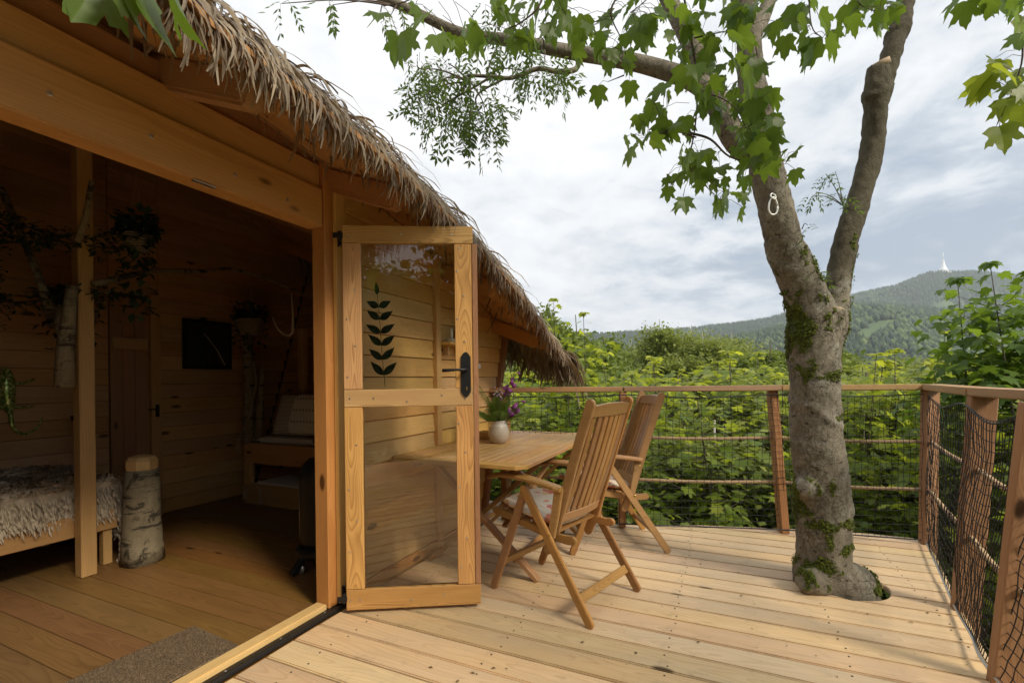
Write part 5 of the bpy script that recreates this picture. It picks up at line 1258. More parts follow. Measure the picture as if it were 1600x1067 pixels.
def cushion(p, yaw, label):
    V, F = [], []; nu, nv = 28, 28; hw, hl, th = .212, .215, .032
    def sq(u): return max(-1, min(1, u))
    for side in (1, -1):
        for i in range(nu + 1):
            for j in range(nv + 1):
                u, v = -1 + 2 * i / nu, -1 + 2 * j / nv
                e = (1 - abs(u) ** 3.5) * (1 - abs(v) ** 3.5); hgt = th * max(0, e) ** .42
                tuft = sum(math.exp(-((u - a) ** 2 + (v - b2) ** 2) / .03) for a in (-.4, .4) for b2 in (-.4, .4))
                k = 1 - .12 * (abs(u * v)) ** 2.5
                x = u * hl * k; y = v * hw * k
                z = side * (hgt - .013 * tuft * (side > 0)) + .003 * noise.noise(Vector((x * 22, y * 22, side)))
                V.append((x, y, z + .474 + x * .15 - .02 * 0))
    m_ = (nu + 1) * (nv + 1)
    for s in (0, 1):
        for i in range(nu):
            for j in range(nv):
                a = s * m_ + i * (nv + 1) + j; q = (a, a + nv + 1, a + nv + 2, a + 1); F.append(q if s == 0 else q[::-1])
    V = [(x + .10, y, z - .003) for x, y, z in V]
    me = pymesh('seat_cushion', V, F, True); bm = bmesh.new(); bm.from_mesh(me); bmesh.ops.remove_doubles(bm, verts=bm.verts, dist=.0004); bm.to_mesh(me); bm.free()
    tag(add('seat_cushion', me, FLORAL, None, Matrix.Translation(p) @ Matrix.Rotation(yaw, 4, 'Z')), label, 'cushion', 'floral seat cushions')
cushion(c1p, c1a, 'cream seat cushion with red and orange flowers on the nearer chair')
cushion(c2p, c2a, 'floral seat cushion mostly hidden on the farther chair')

# ================================================================== VASE, FLOWERS, BOX, SHELF
vp = cw(.395, 3.03, .742)
vm_, t, b, o = newmat('glazed stoneware'); tcx = N(t, 'ShaderNodeTexCoord'); sz = N(t, 'ShaderNodeSeparateXYZ'); L(t, tcx.outputs['Object'], sz.inputs[0])
sp_ = NOISE(t, tcx.outputs['Object'], 120, 3, .7)
body = MIX(t, M(t, 'MULTIPLY', M(t, 'SUBTRACT', sp_, .5), 3, clamp=True), (.46, .39, .31), (.58, .52, .44))
edge = M(t, 'MULTIPLY', M(t, 'SUBTRACT', M(t, 'ADD', sz.outputs[2], M(t, 'MULTIPLY', NOISE(t, tcx.outputs['Object'], 12, 2), .012)), .125), 160, clamp=True)
L(t, MIX(t, edge, body, (.66, .62, .56)), b.inputs['Base Color']); b.inputs['Roughness'].default_value = .22
vase = tag(lathe('vase', [(.001, 0), (.045, 0), (.052, .004), (.068, .03), (.077, .06), (.078, .085), (.068, .115), (.058, .14), (.055, .158), (.057, .163), (.053, .163), (.051, .15), (.06, .11), (.001, .10)], vm_, None, Matrix.Translation(vp), 40), 'round beige and white stoneware vase on the table', 'vase')
bq = tag(empty('bouquet', Matrix.Translation(vp + Vector((0, 0, .12))) @ Matrix.Diagonal((1.2, 1.2, 1.12, 1))), 'wild bouquet of ferns and purple foxgloves standing in the vase', 'flowers')
FERN = leafmat('fern green', (.07, .13, .02), (.12, .20, .035), (.22, .30, .05), .4, .5, False)
PURP = leafmat('foxglove petal', (.30, .07, .30), (.42, .12, .40), (.5, .2, .5), .4, .5, False)
PALEB = leafmat('pale bud', (.42, .28, .34), (.50, .42, .38), (.5, .5, .4), .3, .5, False)
def fern(a, tilt, ln, w):
    V, F = [], []; P = []
    for i in range(9):
        f = i / 8; rr_ = ln * f; up = math.cos(R(tilt)) * rr_ - .35 * ln * f * f * (tilt / 45); out = math.sin(R(tilt)) * rr_ + .1 * ln * f * f; P.append(Vector((math.cos(a) * out, math.sin(a) * out, up)))
    tube(P, [.0022, .0007], 4, V, F, False); s_ = Vector((-math.sin(a), math.cos(a), 0))
    C_ = catmull(P, 3)
    for i, p in enumerate(C_[5:]):
        f = (i + 5) / len(C_); wl = w * math.sin(math.pi * min(1, .12 + f * .95)) ; d = (C_[min(i + 6, len(C_) - 1)] - C_[i + 4]).normalized()
        for s in (-1, 1):
            b2 = len(V); tip = p + s_ * s * wl + d * wl * .35 + Vector((0, 0, -wl * .2)); V.extend([p - d * .0015, p + s_ * s * wl * .4 - d * .002, tip, p + s_ * s * wl * .4 + d * .0045, p + d * .0025]); F.append((b2, b2 + 1, b2 + 2, b2 + 3, b2 + 4))
    add('fern_frond', pymesh('fern_frond', V, F), FERN, bq)
for k in range(22): fern(k * 2.4 + rnd.uniform(-.3, .3), rnd.uniform(8, 52), rnd.uniform(.22, .40), rnd.uniform(.04, .075))
for k in range(4):
    a, tl = k * 1.7, rnd.uniform(15, 60); d = Vector((math.cos(a) * math.sin(R(tl)), math.sin(a) * math.sin(R(tl)), math.cos(R(tl)))); flatleaf('leaf', rnd.uniform(.12, .2), .018, bq, Matrix.Translation(d * .05) @ Matrix(axes((0, 0, 0), d, (-math.sin(a), math.cos(a), .2))[0].to_3x3()).to_4x4(), FERN, .4)
def foxglove(tip, n_, mat, sz):
    P = catmull([Vector((0, 0, 0)), Vector((tip[0] * .35, tip[1] * .35, tip[2] * .6)), Vector(tip)], 8); st = tubeobj('flower_stem', P, [.003, .0012], FERN, bq, 5)
    for i in range(n_):
        p = P[int(len(P) - 1 - i * .95 * len(P) * .5 / n_)]; a = i * 2.3; d = Vector((math.cos(a), math.sin(a), -.75 - .3 * rnd.random())).normalized(); s_ = sz * (.5 + .5 * min(1, i / max(1, n_ * .5)))
        q = d.to_track_quat('Z', 'Y').to_matrix().to_4x4()
        lathe('blossom', [(.15 * s_, 0), (.30 * s_, .3 * s_), (.40 * s_, .9 * s_), (.62 * s_, 1.25 * s_)], mat, bq, Matrix.Translation(Vector(p)) @ q, 7)
rt = Vector((1, 0, 0))                         # to the right as seen from the terrace
foxglove((.115, -.02, .35), 7, PURP, .032); foxglove((.14, .04, .165), 6, PURP, .042); foxglove((.02, -.05, .28), 7, PALEB, .018); foxglove((-.03, .02, .30), 6, PALEB, .016); foxglove((.06, -.03, .27), 5, PURP, .014)
bx = tag(empty('wooden_box', CAB @ Matrix.Translation((.19, 3.22, .7425)) @ Matrix.Rotation(.1, 4, 'Z')), 'small brown wooden box behind the vase on the table', 'box')
for lo, hi, nm in (((-.055, -.055, 0), (.055, .055, .006), 'base'), ((-.055, -.055, .006), (.055, -.047, .058), 'side'), ((-.055, .047, .006), (.055, .055, .058), 'side'), ((-.055, -.047, .006), (-.047, .047, .058), 'side'), ((.047, -.047, .006), (.055, .047, .058), 'side')): block(nm, lo, hi, W_TEAK, bx, .002)
shf = tag(empty('wall_shelf', CAB @ Matrix.Translation((.021, 2.98, 1.455))), 'narrow wooden shelf on the cabin wall behind the door glass', 'shelf')
block('board', (0, -.16, 0), (.11, .16, .02), W_SIDING, shf); block('bracket', (0, -.10, -.07), (.05, -.08, -.001), W_SIDING, shf); block('bracket', (0, .08, -.07), (.05, .10, -.001), W_SIDING, shf)
cp = cw(.08, 2.91, 1.476); cd = tag(empty('candle_holder', Matrix.Translation(cp)), 'pale stone candle holder with a white candle on the wall shelf', 'candle holder')
lathe('dish', [(.03, 0), (.04, .004), (.042, .022), (.036, .024), (.001, .02)], plain('pale stone', (.5, .46, .38), .6), cd, None, 20); lathe('candle', [(.011, .021), (.011, .10), (.001, .102)], plain('wax', (.7, .66, .55), .4), cd, None, 12)
pp = cw(.085, 3.05, 1.476); pt = tag(empty('potted_plant', Matrix.Translation(pp)), 'small dark green potted plant on the wall shelf beside the candle', 'plant')
lathe('pot', [(.03, 0), (.042, .06), (.045, .062), (.038, .055), (.001, .05)], plain('clay', (.25, .12, .07), .8), pt, None, 18)
DARKG = leafmat('dark plant', (.02, .045, .015), (.035, .07, .02), (.06, .1, .03), .2, .4, False)
for k in range(26):
    a, tl = k * 2.4, rnd.uniform(5, 85); d = Vector((math.cos(a) * math.sin(R(tl)), math.sin(a) * math.sin(R(tl)), math.cos(R(tl)))); flatleaf('leaf', rnd.uniform(.05, .10), .014, pt, Matrix.Translation(Vector((0, 0, .055)) + d * .01) @ axes((0, 0, 0), d, (-math.sin(a), math.cos(a), .2))[0].to_3x3().to_4x4(), DARKG, .3)
# ================================================================== INSIDE THE CABIN (cabin frame)
STOP_M = plain('wall lining', (.05, .035, .02), .9)  # dark unseen sheets added behind the boards to stop light leaking through gaps
block('wall_light_stop', (-2.835, -1.9, .0), (-2.812, 4.6, 3.3), STOP_M, cabin, 0, 'y')
def light_stop(pts, th):                     # flat lining added unseen to stop light leaks, through outline points
    P = [Vector(p) for p in pts]; d = Vector(th); n = len(P); V = P + [p + d for p in P]
    F = [tuple(range(n)), tuple(reversed(range(n, 2 * n)))] + [(i, i + n, (i + 1) % n + n, (i + 1) % n) for i in range(n)]
    me = pymesh('wall_light_stop', V, F); bm = bmesh.new(); bm.from_mesh(me); bmesh.ops.recalc_face_normals(bm, faces=bm.faces); bm.to_mesh(me); bm.free()
    add('wall_light_stop', me, STOP_M, cabin)
def zg(x): 
    z = 2.0
    for _ in range(20): z = zr(x, gable(z)) + .01
    return z
gx = [-.02 - i * .2 for i in range(15)]
light_stop([(x, gable(0) + .014, 0) for x in (gx[-1], gx[0])] + [(x, gable(zg(x)) + .014, zg(x)) for x in gx], (0, .02, 0))
light_stop([(x, -1.86, 0) for x in (gx[-1], gx[0])] + [(x, -1.86, zr(x, -1.86) + .01) for x in gx], (0, -.02, 0))
yg = [1.95 + i * .15 for i in range(12)]; yg = [q for q in yg if q < gable(zr(-.01, q)) - .03]
light_stop([(-.008, yg[-1], 0), (-.008, 1.92, 0), (-.008, 1.92, zr(-.01, 1.92) - .02)] + [(-.008, q, zr(-.01, q) - .02) for q in yg], (-.006, 0, 0))
light_stop([(-.09, -1.85, 0), (-.09, -.01, 0), (-.09, -.01, 2.0), (-.09, -1.85, 2.0)], (.02, 0, 0))
roofboard('ceiling_lining', -5.6, 0.0, STOP_M, 0, .01, n=14, lift=.021) if False else None
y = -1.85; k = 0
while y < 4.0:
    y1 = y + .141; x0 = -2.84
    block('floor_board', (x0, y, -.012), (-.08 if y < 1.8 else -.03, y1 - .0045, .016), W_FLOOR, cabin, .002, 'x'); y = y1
block('floor_frame', (-2.9, -1.9, -.2), (-.01, 3.6, -.016), W_BEAM, cabin, .004, 'y')
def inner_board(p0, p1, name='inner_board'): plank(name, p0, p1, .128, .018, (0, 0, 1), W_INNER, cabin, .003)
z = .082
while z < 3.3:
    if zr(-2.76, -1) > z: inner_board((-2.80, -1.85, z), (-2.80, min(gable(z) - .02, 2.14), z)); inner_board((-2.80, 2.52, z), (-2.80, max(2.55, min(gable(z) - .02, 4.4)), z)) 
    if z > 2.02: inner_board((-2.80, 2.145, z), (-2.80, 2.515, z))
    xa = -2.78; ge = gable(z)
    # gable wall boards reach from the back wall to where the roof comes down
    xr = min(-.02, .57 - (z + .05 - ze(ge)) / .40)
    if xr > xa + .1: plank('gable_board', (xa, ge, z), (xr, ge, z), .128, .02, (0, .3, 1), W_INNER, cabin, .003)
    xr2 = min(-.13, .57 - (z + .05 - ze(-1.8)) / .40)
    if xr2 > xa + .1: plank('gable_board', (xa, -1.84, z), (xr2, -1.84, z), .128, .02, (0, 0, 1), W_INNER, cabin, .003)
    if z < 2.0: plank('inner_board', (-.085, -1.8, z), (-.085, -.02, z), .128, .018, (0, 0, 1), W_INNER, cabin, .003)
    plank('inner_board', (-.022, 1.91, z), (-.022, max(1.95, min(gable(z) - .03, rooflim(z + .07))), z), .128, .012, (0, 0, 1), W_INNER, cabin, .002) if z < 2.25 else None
    z += .131
# plank door in the back wall
idr = tag(empty('inner_door', CAB, cabin)); idr.matrix_local = Matrix()
yy = 2.15
while yy < 2.45: block('door_plank', (-2.815, yy, .03), (-2.785, yy + .088, 1.95), W_POST, idr, .003, 'z'); yy += .0905
block('door_post', (-2.80, 2.432, .02), (-2.74, 2.512, 2.0), W_INNER, idr, .004, 'z'); block('door_ledge', (-2.784, 2.16, 1.5), (-2.762, 2.42, 1.6), W_INNER, idr, .004, 'y')
tubeobj('latch', [(-2.735, 2.47, .97), (-2.70, 2.47, .97), (-2.69, 2.44, .975), (-2.69, 2.38, .98)], .006, MAT_BLACK, idr); add('latch_plate', boxmesh('latch_plate', .008, .03, .11, .002), MAT_BLACK, idr, Matrix.Translation((-2.733, 2.475, .96)))
# inner post and posts by the bench
block('inner_post', (-1.775, 1.49, .017), (-1.695, 1.57, 2.93), W_INNER, cabin, .005, 'z')
block('inner_post', (-2.12, 3.46, .017), (-2.05, 3.53, 1.75), W_INNER, cabin, .004, 'z')
# doormat
mat_m, t, b, o = newmat('coir'); tcx = N(t, 'ShaderNodeTexCoord'); v = NOISE(t, tcx.outputs['Object'], 140, 4, .8)
L(t, RAMP(t, v, [(.3, (.04, .027, .016)), (.5, (.15, .098, .052)), (.7, (.36, .25, .14))]), b.inputs['Base Color']); b.inputs['Roughness'].default_value = .95
bp = N(t, 'ShaderNodeBump'); bp.inputs['Strength'].default_value = 1; bp.inputs['Distance'].default_value = .006; L(t, v, bp.inputs['Height']); L(t, bp.outputs[0], b.inputs['Normal'])
MM = CAB @ Matrix.Translation((-.305, .99, .017)) @ Matrix.Rotation(R(-4), 4, 'Z')
dm = tag(empty('doormat', MM), 'speckled brown coir doormat inside the threshold', 'doormat')
add('backing', boxmesh('backing', .38, .82, .008, .003), MAT_BLACK, dm, Matrix.Translation((0, 0, .004)))
tuv = [(-.0015, 0, 0), (.0015, 0, 0), (.0005, .001, .012), (0, -.0015, 0)]; locs = [(rnd.uniform(-.18, .18), rnd.uniform(-.40, .40), .007) for _ in range(16000)]
p_ = add('pile', merge('pile', tuv, [(0, 1, 2), (1, 3, 2), (3, 0, 2)], [np.array(Matrix.Rotation(rnd.uniform(0, 6), 3, 'Z') @ Matrix.Rotation(rnd.uniform(-.5, .5), 3, 'X') * rnd.uniform(.7, 1.4)) for _ in locs], locs), mat_m, dm); p_['kind'] = 'stuff'
add('mat_surface', boxmesh('mat_surface', .37, .81, .006, .002), mat_m, dm, Matrix.Translation((0, 0, .0095)))

# ---- bed with fur throw
bed = tag(empty('bed', CAB @ Matrix.Translation((-2.28, .8, .017))), 'low wooden bed behind the inner post', 'bed')
block('side_rail', (.43, -.98, .23), (.47, .93, .36), W_INNER, bed, .004, 'y'); block('side_rail', (-.47, -.98, .23), (-.43, .93, .36), W_INNER, bed, .004, 'y'); block('end_rail', (-.43, .89, .23), (.43, .93, .36), W_INNER, bed, .004, 'x'); block('end_rail', (-.43, -.98, .23), (.43, -.94, .36), W_INNER, bed, .004, 'x')
for sx_ in (-.44, .40):
    for sy in (-.96, .86): block('leg', (sx_, sy, .0), (sx_ + .05, sy + .05, .228), W_INNER, bed, .003, 'z')
add('mattress', boxmesh('mattress', .84, 1.86, .20, .03, 3), plain('mattress cloth', (.45, .40, .33), .9), bed, Matrix.Translation((0, -.02, .44)))
FUR = plain('long fur', (.54, .44, .31), .9, 0, .55, 26)
ft = tag(empty('fur_throw', CAB @ Matrix.Translation((-2.28, .8, .017))), 'shaggy grey beige fur throw spread over the bed', 'throw')
V, F = [], []; nu, nv = 40, 60; hem = []
def fur_pt(u, v):
    # u across (-1 .. 1.9 hangs over the near side), v along
    x = u * .44; y = -.9 + v * 1.86; z = .565
    ov = 0
    if x > .44: ov = x - .44; z -= ov; x = .462 + .015 * math.sin(y * 17)
    if y > .93: d = y - .93; z -= d; y = .945 + .02 * math.sin(x * 19)
    nz = noise.noise(Vector((u * 1.7, v * 3.1, 0)))
    return Vector((x, y, z + .03 * nz * (1 if ov == 0 else .2) + .012 * math.sin(u * 5 + v * 9)))
for i in range(nu + 1):
    u = -1 + 2.0 * i / nu + .0
    for j in range(nv + 1):
        v = j / nv * 1.19; us = u if u < 1 else 1; lim = 1.0 + .50 + .16 * noise.noise(Vector((v * 4, 3, 0))) - (.18 if v < .5 else 0) 
        uu = -1 + (lim + 1) * i / nu
        if i == nu and v > 1.05: pass
        V.append(fur_pt(uu, v + (.10 if i > nu * .8 and j == nv else 0)))
for i in range(nu):
    for j in range(nv): a = i * (nv + 1) + j; F.append((a, a + 1, a + nv + 2, a + nv + 1))
add('hide', pymesh('hide', V, F, True), FUR, ft)
hv_ = [(0, -.0022, 0), (0, .0022, 0), (.02, .003, .014), (.04, -.002, .016), (.06, .004, .004)]; hf = [(0, 1, 2), (0, 2, 3), (2, 4, 3)]
ms, ls = [], []
for _ in range(20000):
    p = rnd.choice(V); p = p + Vector((rnd.uniform(-.015, .015), rnd.uniform(-.015, .015), .002)); side = p.z < .52
    an = noise.noise(p * 3.5) * 5 + rnd.uniform(-.5, .5)
    m_ = (Matrix.Rotation(an * .4, 3, 'Z') @ Matrix.Rotation(R(80), 3, 'Y') @ Matrix.Rotation(rnd.uniform(-1, 1), 3, 'X')) if side else (Matrix.Rotation(an, 3, 'Z') @ Matrix.Rotation(R(rnd.uniform(-25, 15)), 3, 'Y'))
    ms.append(np.array(m_ * rnd.uniform(.6, 1.3))); ls.append(p)
p_ = add('fur', merge('fur', hv_, hf, ms, ls), FUR, ft); p_['kind'] = 'stuff'

# ---- birch log stool
BIRCH = barkmat('birch bark', (.24, .19, .115), (.36, .30, .19), None, True, (.12, .09, .055))
lg = tag(empty('birch_log', CAB @ Matrix.Translation((-1.66, 1.80, .017))), 'upright birch log with peeled pale top beside the bed', 'log')
prof = [(.118, 0), (.112, .1), (.102, .3), (.096, .5), (.092, .615)]
V, F = [], []; n = 26
for r_, z in prof:
    for k in range(n): a = 2 * math.pi * k / n; q = r_ * (1 + .06 * noise.noise(Vector((math.cos(a) * 1.5, math.sin(a) * 1.5, z * 7))) * 1.6); V.append((q * math.cos(a), q * math.sin(a), z))
for i in range(len(prof) - 1):
    for k in range(n): a = i * n + k; b2 = i * n + (k + 1) % n; F.append((a, b2, b2 + n, a + n))
F.append(tuple((len(prof) - 1) * n + k for k in range(n))); F.append(tuple(reversed(range(n))))
add('bark', pymesh('bark', V, F, True), BIRCH, lg)
lathe('peeled_top', [(.086, .61), (.09, .63), (.092, .675), (.075, .70), (.03, .712), (.001, .713)], W_PALE, lg, None, 8, False)

# ---- bench bed at the gable
bn = tag(empty('bench_bed', CAB @ Matrix.Translation((-2.44, 3.08, .017))), 'built in wooden bench bed with an open drawer shelf under the seat', 'bench')
block('front_board', (0, 0, .40), (1.95, .035, .595), W_INNER, bn, .004, 'x'); block('lower_board', (0, 0, .0), (1.95, .035, .20), W_INNER, bn, .004, 'x'); block('post', (.002, -.004, .20), (.10, .04, .40), W_INNER, bn, .003, 'z'); block('shelf', (.1, .04, .185), (1.9, .44, .20), W_INNER, bn, .003, 'x'); block('seat', (0, .036, .56), (1.95, .55, .58), W_INNER, bn, .003, 'x')
block('shelf_back', (.0, .44, .0), (1.9, .46, .56), W_INNER, bn, .003, 'x')
LINEN = plain('white linen', (.62, .58, .51), .9, 0, .1, 60, .3)
tag(add('mattress_pad', boxmesh('mattress_pad', 1.90, .50, .05, .02, 3), LINEN, None, CAB @ Matrix.Translation((-1.46, 3.37, .638))), 'thin white mattress pad on the bench bed', 'mattress')
tag(add('folded_sheet', boxmesh('folded_sheet', 1.2, .36, .02, .008, 2), LINEN, None, CAB @ Matrix.Translation((-1.66, 3.26, .229))), 'white sheet laid on the shelf under the bench', 'sheet')
kn, t, b, o = newmat('knitted cotton'); tcx = N(t, 'ShaderNodeTexCoord'); P_ = tcx.outputs['Object']; sx3 = N(t, 'ShaderNodeSeparateXYZ'); L(t, P_, sx3.inputs[0])
rib = M(t, 'SINE', M(t, 'MULTIPLY', sx3.outputs[2], 480)); left = M(t, 'LESS_THAN', sx3.outputs[0], -.10)
dia = M(t, 'MULTIPLY', M(t, 'GREATER_THAN', M(t, 'SINE', M(t, 'MULTIPLY', sx3.outputs[2], 55)), .82), M(t, 'GREATER_THAN', M(t, 'SINE', M(t, 'MULTIPLY', sx3.outputs[0], 150)), -.1))
c = MIX(t, M(t, 'MULTIPLY', left, M(t, 'GREATER_THAN', rib, .0)), (.78, .74, .66), (.20, .19, .17))
c = MIX(t, M(t, 'MULTIPLY', M(t, 'SUBTRACT', 1.0, left), M(t, 'MULTIPLY', dia, .8)), c, (.25, .22, .19))
L(t, c, b.inputs['Base Color']); b.inputs['Roughness'].default_value = .95
def pillow(sx_, sy, sz_, m4, mat, label):
    V, F = [], []; nu = 20
    for s in (1, -1):
        for i in range(nu + 1):
            for j in range(nu + 1):
                u, v = -1 + 2 * i / nu, -1 + 2 * j / nu; e = max(0, (1 - u ** 4) * (1 - v ** 4)); k = 1 - .06 * (1 - abs(u) ** 2) * abs(v) - .06 * (1 - abs(v) ** 2) * abs(u)
                V.append((u * sx_ / 2 * k, s * sy / 2 * e ** .5, v * sz_ / 2 * k))
    m_ = (nu + 1) ** 2
    for s in (0, 1):
        for i in range(nu):
            for j in range(nu): a = s * m_ + i * (nu + 1) + j; q = (a, a + 1, a + nu + 2, a + nu + 1); F.append(q if s == 0 else q[::-1])
    me = pymesh('pillow', V, F, True); bm = bmesh.new(); bm.from_mesh(me); bmesh.ops.remove_doubles(bm, verts=bm.verts, dist=.0005); bm.to_mesh(me); bm.free()
    tag(add('pillow', me, mat, None, m4), label, 'pillow')
pillow(.80, .17, .44, CAB @ Matrix.Translation((-1.84, 3.30, .88)) @ Matrix.Rotation(R(-18), 4, 'X'), kn, 'knitted grey white pillow with striped end leaning on the bench bed')
pillow(.50, .12, .16, CAB @ Matrix.Translation((-1.50, 3.24, .300)) , LINEN, 'small white pillow on the shelf below the bench')

# ---- black stove heater on castors
ht = tag(empty('heater', CAB @ Matrix.Translation((-.44, 2.20, .017)) @ Matrix.Rotation(R(20), 4, 'Z')), 'black cast stove style heater on castors beside the door post', 'heater')
lathe('body', [(.135, .16), (.145, .20), (.145, .58), (.15, .60), (.13, .66), (.09, .70), (.001, .72)], MAT_BLACK, ht, None, 24)
lathe('base_ring', [(.15, .10), (.17, .12), (.17, .15), (.14, .165)], MAT_BLACK, ht, None, 24); lathe('flue', [(.05, .70), (.05, .79), (.065, .80), (.065, .82), (.001, .83)], MAT_BLACK, ht, None, 18)
for a in (45, 135, 225, 315):
    d = Vector((math.cos(R(a)), math.sin(R(a)), 0)); plank('foot', d * .11 + Vector((0, 0, .12)), d * .20 + Vector((0, 0, .012)), .05, .03, (-d.y, d.x, 0), MAT_BLACK, ht, .004)
    w_ = lathe('castor', [(.004, -.01), (.028, -.01), (.03, -.006), (.03, .006), (.028, .01), (.004, .01)], MAT_STEEL, ht, Matrix.Translation(d * .15 + Vector((0, 0, .030))) @ Matrix.Rotation(R(90), 4, 'X'), 16)
tubeobj('door_rod', [(-.152, -.02, .20), (-.152, -.02, .56)], .006, MAT_STEEL, ht)
tubeobj('door_handle', [(-.155, .0, .36), (-.20, .0, .36)], .007, MAT_BLACK, ht)
# ---- birch posts and branches
bp_ = tag(empty('birch_tree', CAB @ Matrix.Translation((-2.42, 3.12, .60))), 'two white birch stems wound with driftwood rising at the end of the bench', 'birch stems')
tubeobj('stem', [(0, 0, 0), (.01, .01, .5), (-.02, .02, 1.0), (-.04, .03, 1.42)], [.055, .04], BIRCH, bp_, 14); tubeobj('stem', [(.10, .03, 0), (.11, .05, .4), (.16, .04, .75)], [.04, .02], BIRCH, bp_, 12)
DRIFT = plain('driftwood', (.26, .20, .13), .8, 0, .3)
tubeobj('vine', catmull([(.0, -.04, .75), (.08, -.05, .55), (.12, -.05, .35), (.05, -.06, .2), (-.03, -.06, .1), (-.07, -.05, -.02)], 5), [.012, .008], DRIFT, bp_, 7); tubeobj('vine', catmull([(.14, -.04, .8), (.19, -.05, .62), (.14, -.05, .45), (.10, -.06, .3)], 5), [.012, .007], DRIFT, bp_, 7)
ts = tag(empty('tassel', CAB @ Matrix.Translation((-2.46, 3.04, .64))), 'pale rope tassel hanging at the foot of the birch stems', 'tassel')
def tassel_parts(par, o, ln, n_=26, mat=MAT_ROPE):
    V, F = [], []
    for k in range(n_):
        a = k * 2.4; r_ = .018 + .012 * rnd.random(); tube([o + Vector((0, 0, .0)), o + Vector((.5 * r_ * math.cos(a), .5 * r_ * math.sin(a), -.03)), o + Vector((r_ * math.cos(a), r_ * math.sin(a), -ln))], .0018, 3, V, F, False)
    add('fringe', pymesh('fringe', V, F), mat, par)['kind'] = 'stuff'
    lathe('knot', [(.001, .018), (.012, .012), (.014, 0), (.010, -.012), (.001, -.014)], mat, par, Matrix.Translation(o), 10)
tassel_parts(ts, Vector((0, 0, 0)), .13)
td = tag(empty('tassel', CAB @ Matrix.Translation((-2.28, 3.04, .20))), 'cord with two pale tassels hung on the low bench board', 'tassel')
tassel_parts(td, Vector((-.09, 0, -.02)), .11); tassel_parts(td, Vector((.13, 0, -.04)), .12); tubeobj('cord', catmull([(-.09, 0, -.015), (-.03, 0, .03), (.06, 0, .02), (.13, 0, -.03)], 4), .006, MAT_ROPE, td, 6)
cp_ = CAB
b1 = tag(empty('birch_branch', CAB @ Matrix.Translation((-1.78, 1.43, 1.15))), 'thick forked birch branch fixed to the inner post', 'branch')
tubeobj('stem', [(.06, 0, .04), (.08, -.005, .25), (.12, 0, .45), (.16, .0, .64)], [.05, .028], BIRCH, b1, 12); tubeobj('stub', [(.09, 0, .3), (.06, -.01, .42), (.055, 0, .52)], [.035, .03], BIRCH, b1, 12)
b2_ = tag(empty('birch_branch', CAB @ Matrix.Translation((-1.80, 1.42, 1.62))), 'slim birch branch slanting up left from the inner post to the ceiling', 'branch')
tubeobj('stem', [(-.06, 0, .05), (-.22, -.02, .36), (-.52, -.05, .83), (-.80, -.1, 1.12)], [.022, .018], BIRCH, b2_, 10)
b3_ = tag(empty('birch_branch', CAB @ Matrix.Translation((-1.70, 1.55, 1.80))), 'long birch branch running right under the ceiling towards the bench', 'branch')
tubeobj('stem', catmull([(.05, 0, .02), (-.2, .45, .22), (-.35, .9, .33), (-.42, 1.2, .42), (-.2, 1.35, .35), (.25, 1.5, .15)], 5), [.022, .008], BIRCH, b3_, 9)
b4_ = tag(empty('birch_branch', CAB @ Matrix.Translation((-1.65, 1.45, 2.05))), 'short birch branch rising from the post towards the front beam', 'branch')
tubeobj('stem', [(.05, 0, .0), (.14, 0, .12), (.22, .0, .33)], [.02, .014], BIRCH, b4_, 9)
# ---- hanging greenery and baskets
WICK = plain('wicker', (.28, .22, .15), .85, 0, .4, 70, .6)
def basket(m4, r0, r1, h, label, plant=True, drape=.3, npl=60):
    t_ = tag(empty('hanging_basket', m4), label, 'basket')
    for k in range(int(h / .012)):
        f = k / max(1, int(h / .012) - 1); r_ = r0 + (r1 - r0) * f; P = [Vector((r_ * (1 + .03 * (-1) ** j) * math.cos(j * math.pi / 8), r_ * (1 + .03 * (-1) ** j) * math.sin(j * math.pi / 8), f * h)) for j in range(17)]
        if k == 0: V, F = [], []
        tube(P, .0065, 4, V, F, False)
    add('weave', pymesh('weave', V, F, True), WICK, t_)['kind'] = 'stuff'
    lathe('base', [(.001, .003), (r0, .003), (r0, .0)], WICK, t_, None, 16)
    for s in (0, 1, 2): a = s * 2.09; tubeobj('cord', [(r1 * math.cos(a), r1 * math.sin(a), h), (r1 * .3 * math.cos(a), r1 * .3 * math.sin(a), h + .2), (0, 0, h + .42)], .003, MAT_ROPE, t_, 5)
    ms, ls = [], []
    for k in range(npl * 4):
        a = rnd.uniform(0, 6.28); q = rnd.random(); ls.append((r1 * (1.1 * rnd.random() + .15) * math.cos(a), r1 * (1.1 * rnd.random() + .15) * math.sin(a), h + .05 * rnd.random() + .10 * rnd.random() - drape * q ** 2 * (rnd.random() < .5)))
        ms.append(np.array(Matrix.Rotation(a, 3, 'Z') @ Matrix.Rotation(R(rnd.uniform(-60, 70)), 3, 'Y') * rnd.uniform(.04, .08)))
    add('foliage', merge('foliage', [(0, 0, 0), (.5, .3, .1), (1, 0, -.1), (.5, -.3, .1)], [(0, 1, 2, 3)], ms, ls, [rnd.random() for _ in ls]), DARKT, t_)['kind'] = 'stuff'
DARKT = leafmat('indoor foliage', (.015, .035, .012), (.03, .055, .018), (.06, .1, .03), .2, .5)
basket(CAB @ Matrix.Translation((-2.24, 3.02, 1.66)), .10, .13, .14, 'wicker basket of dark greenery hanging by the birch stems', drape=.35)
basket(CAB @ Matrix.Translation((-2.30, 1.70, 1.60)), .12, .15, .14, 'round wicker basket hanging dark above the plank door')
basket(CAB @ Matrix.Translation((-2.55, 1.20, 2.20)), .14, .16, .18, 'large wicker basket under the ceiling at the left edge', drape=.6, npl=90)
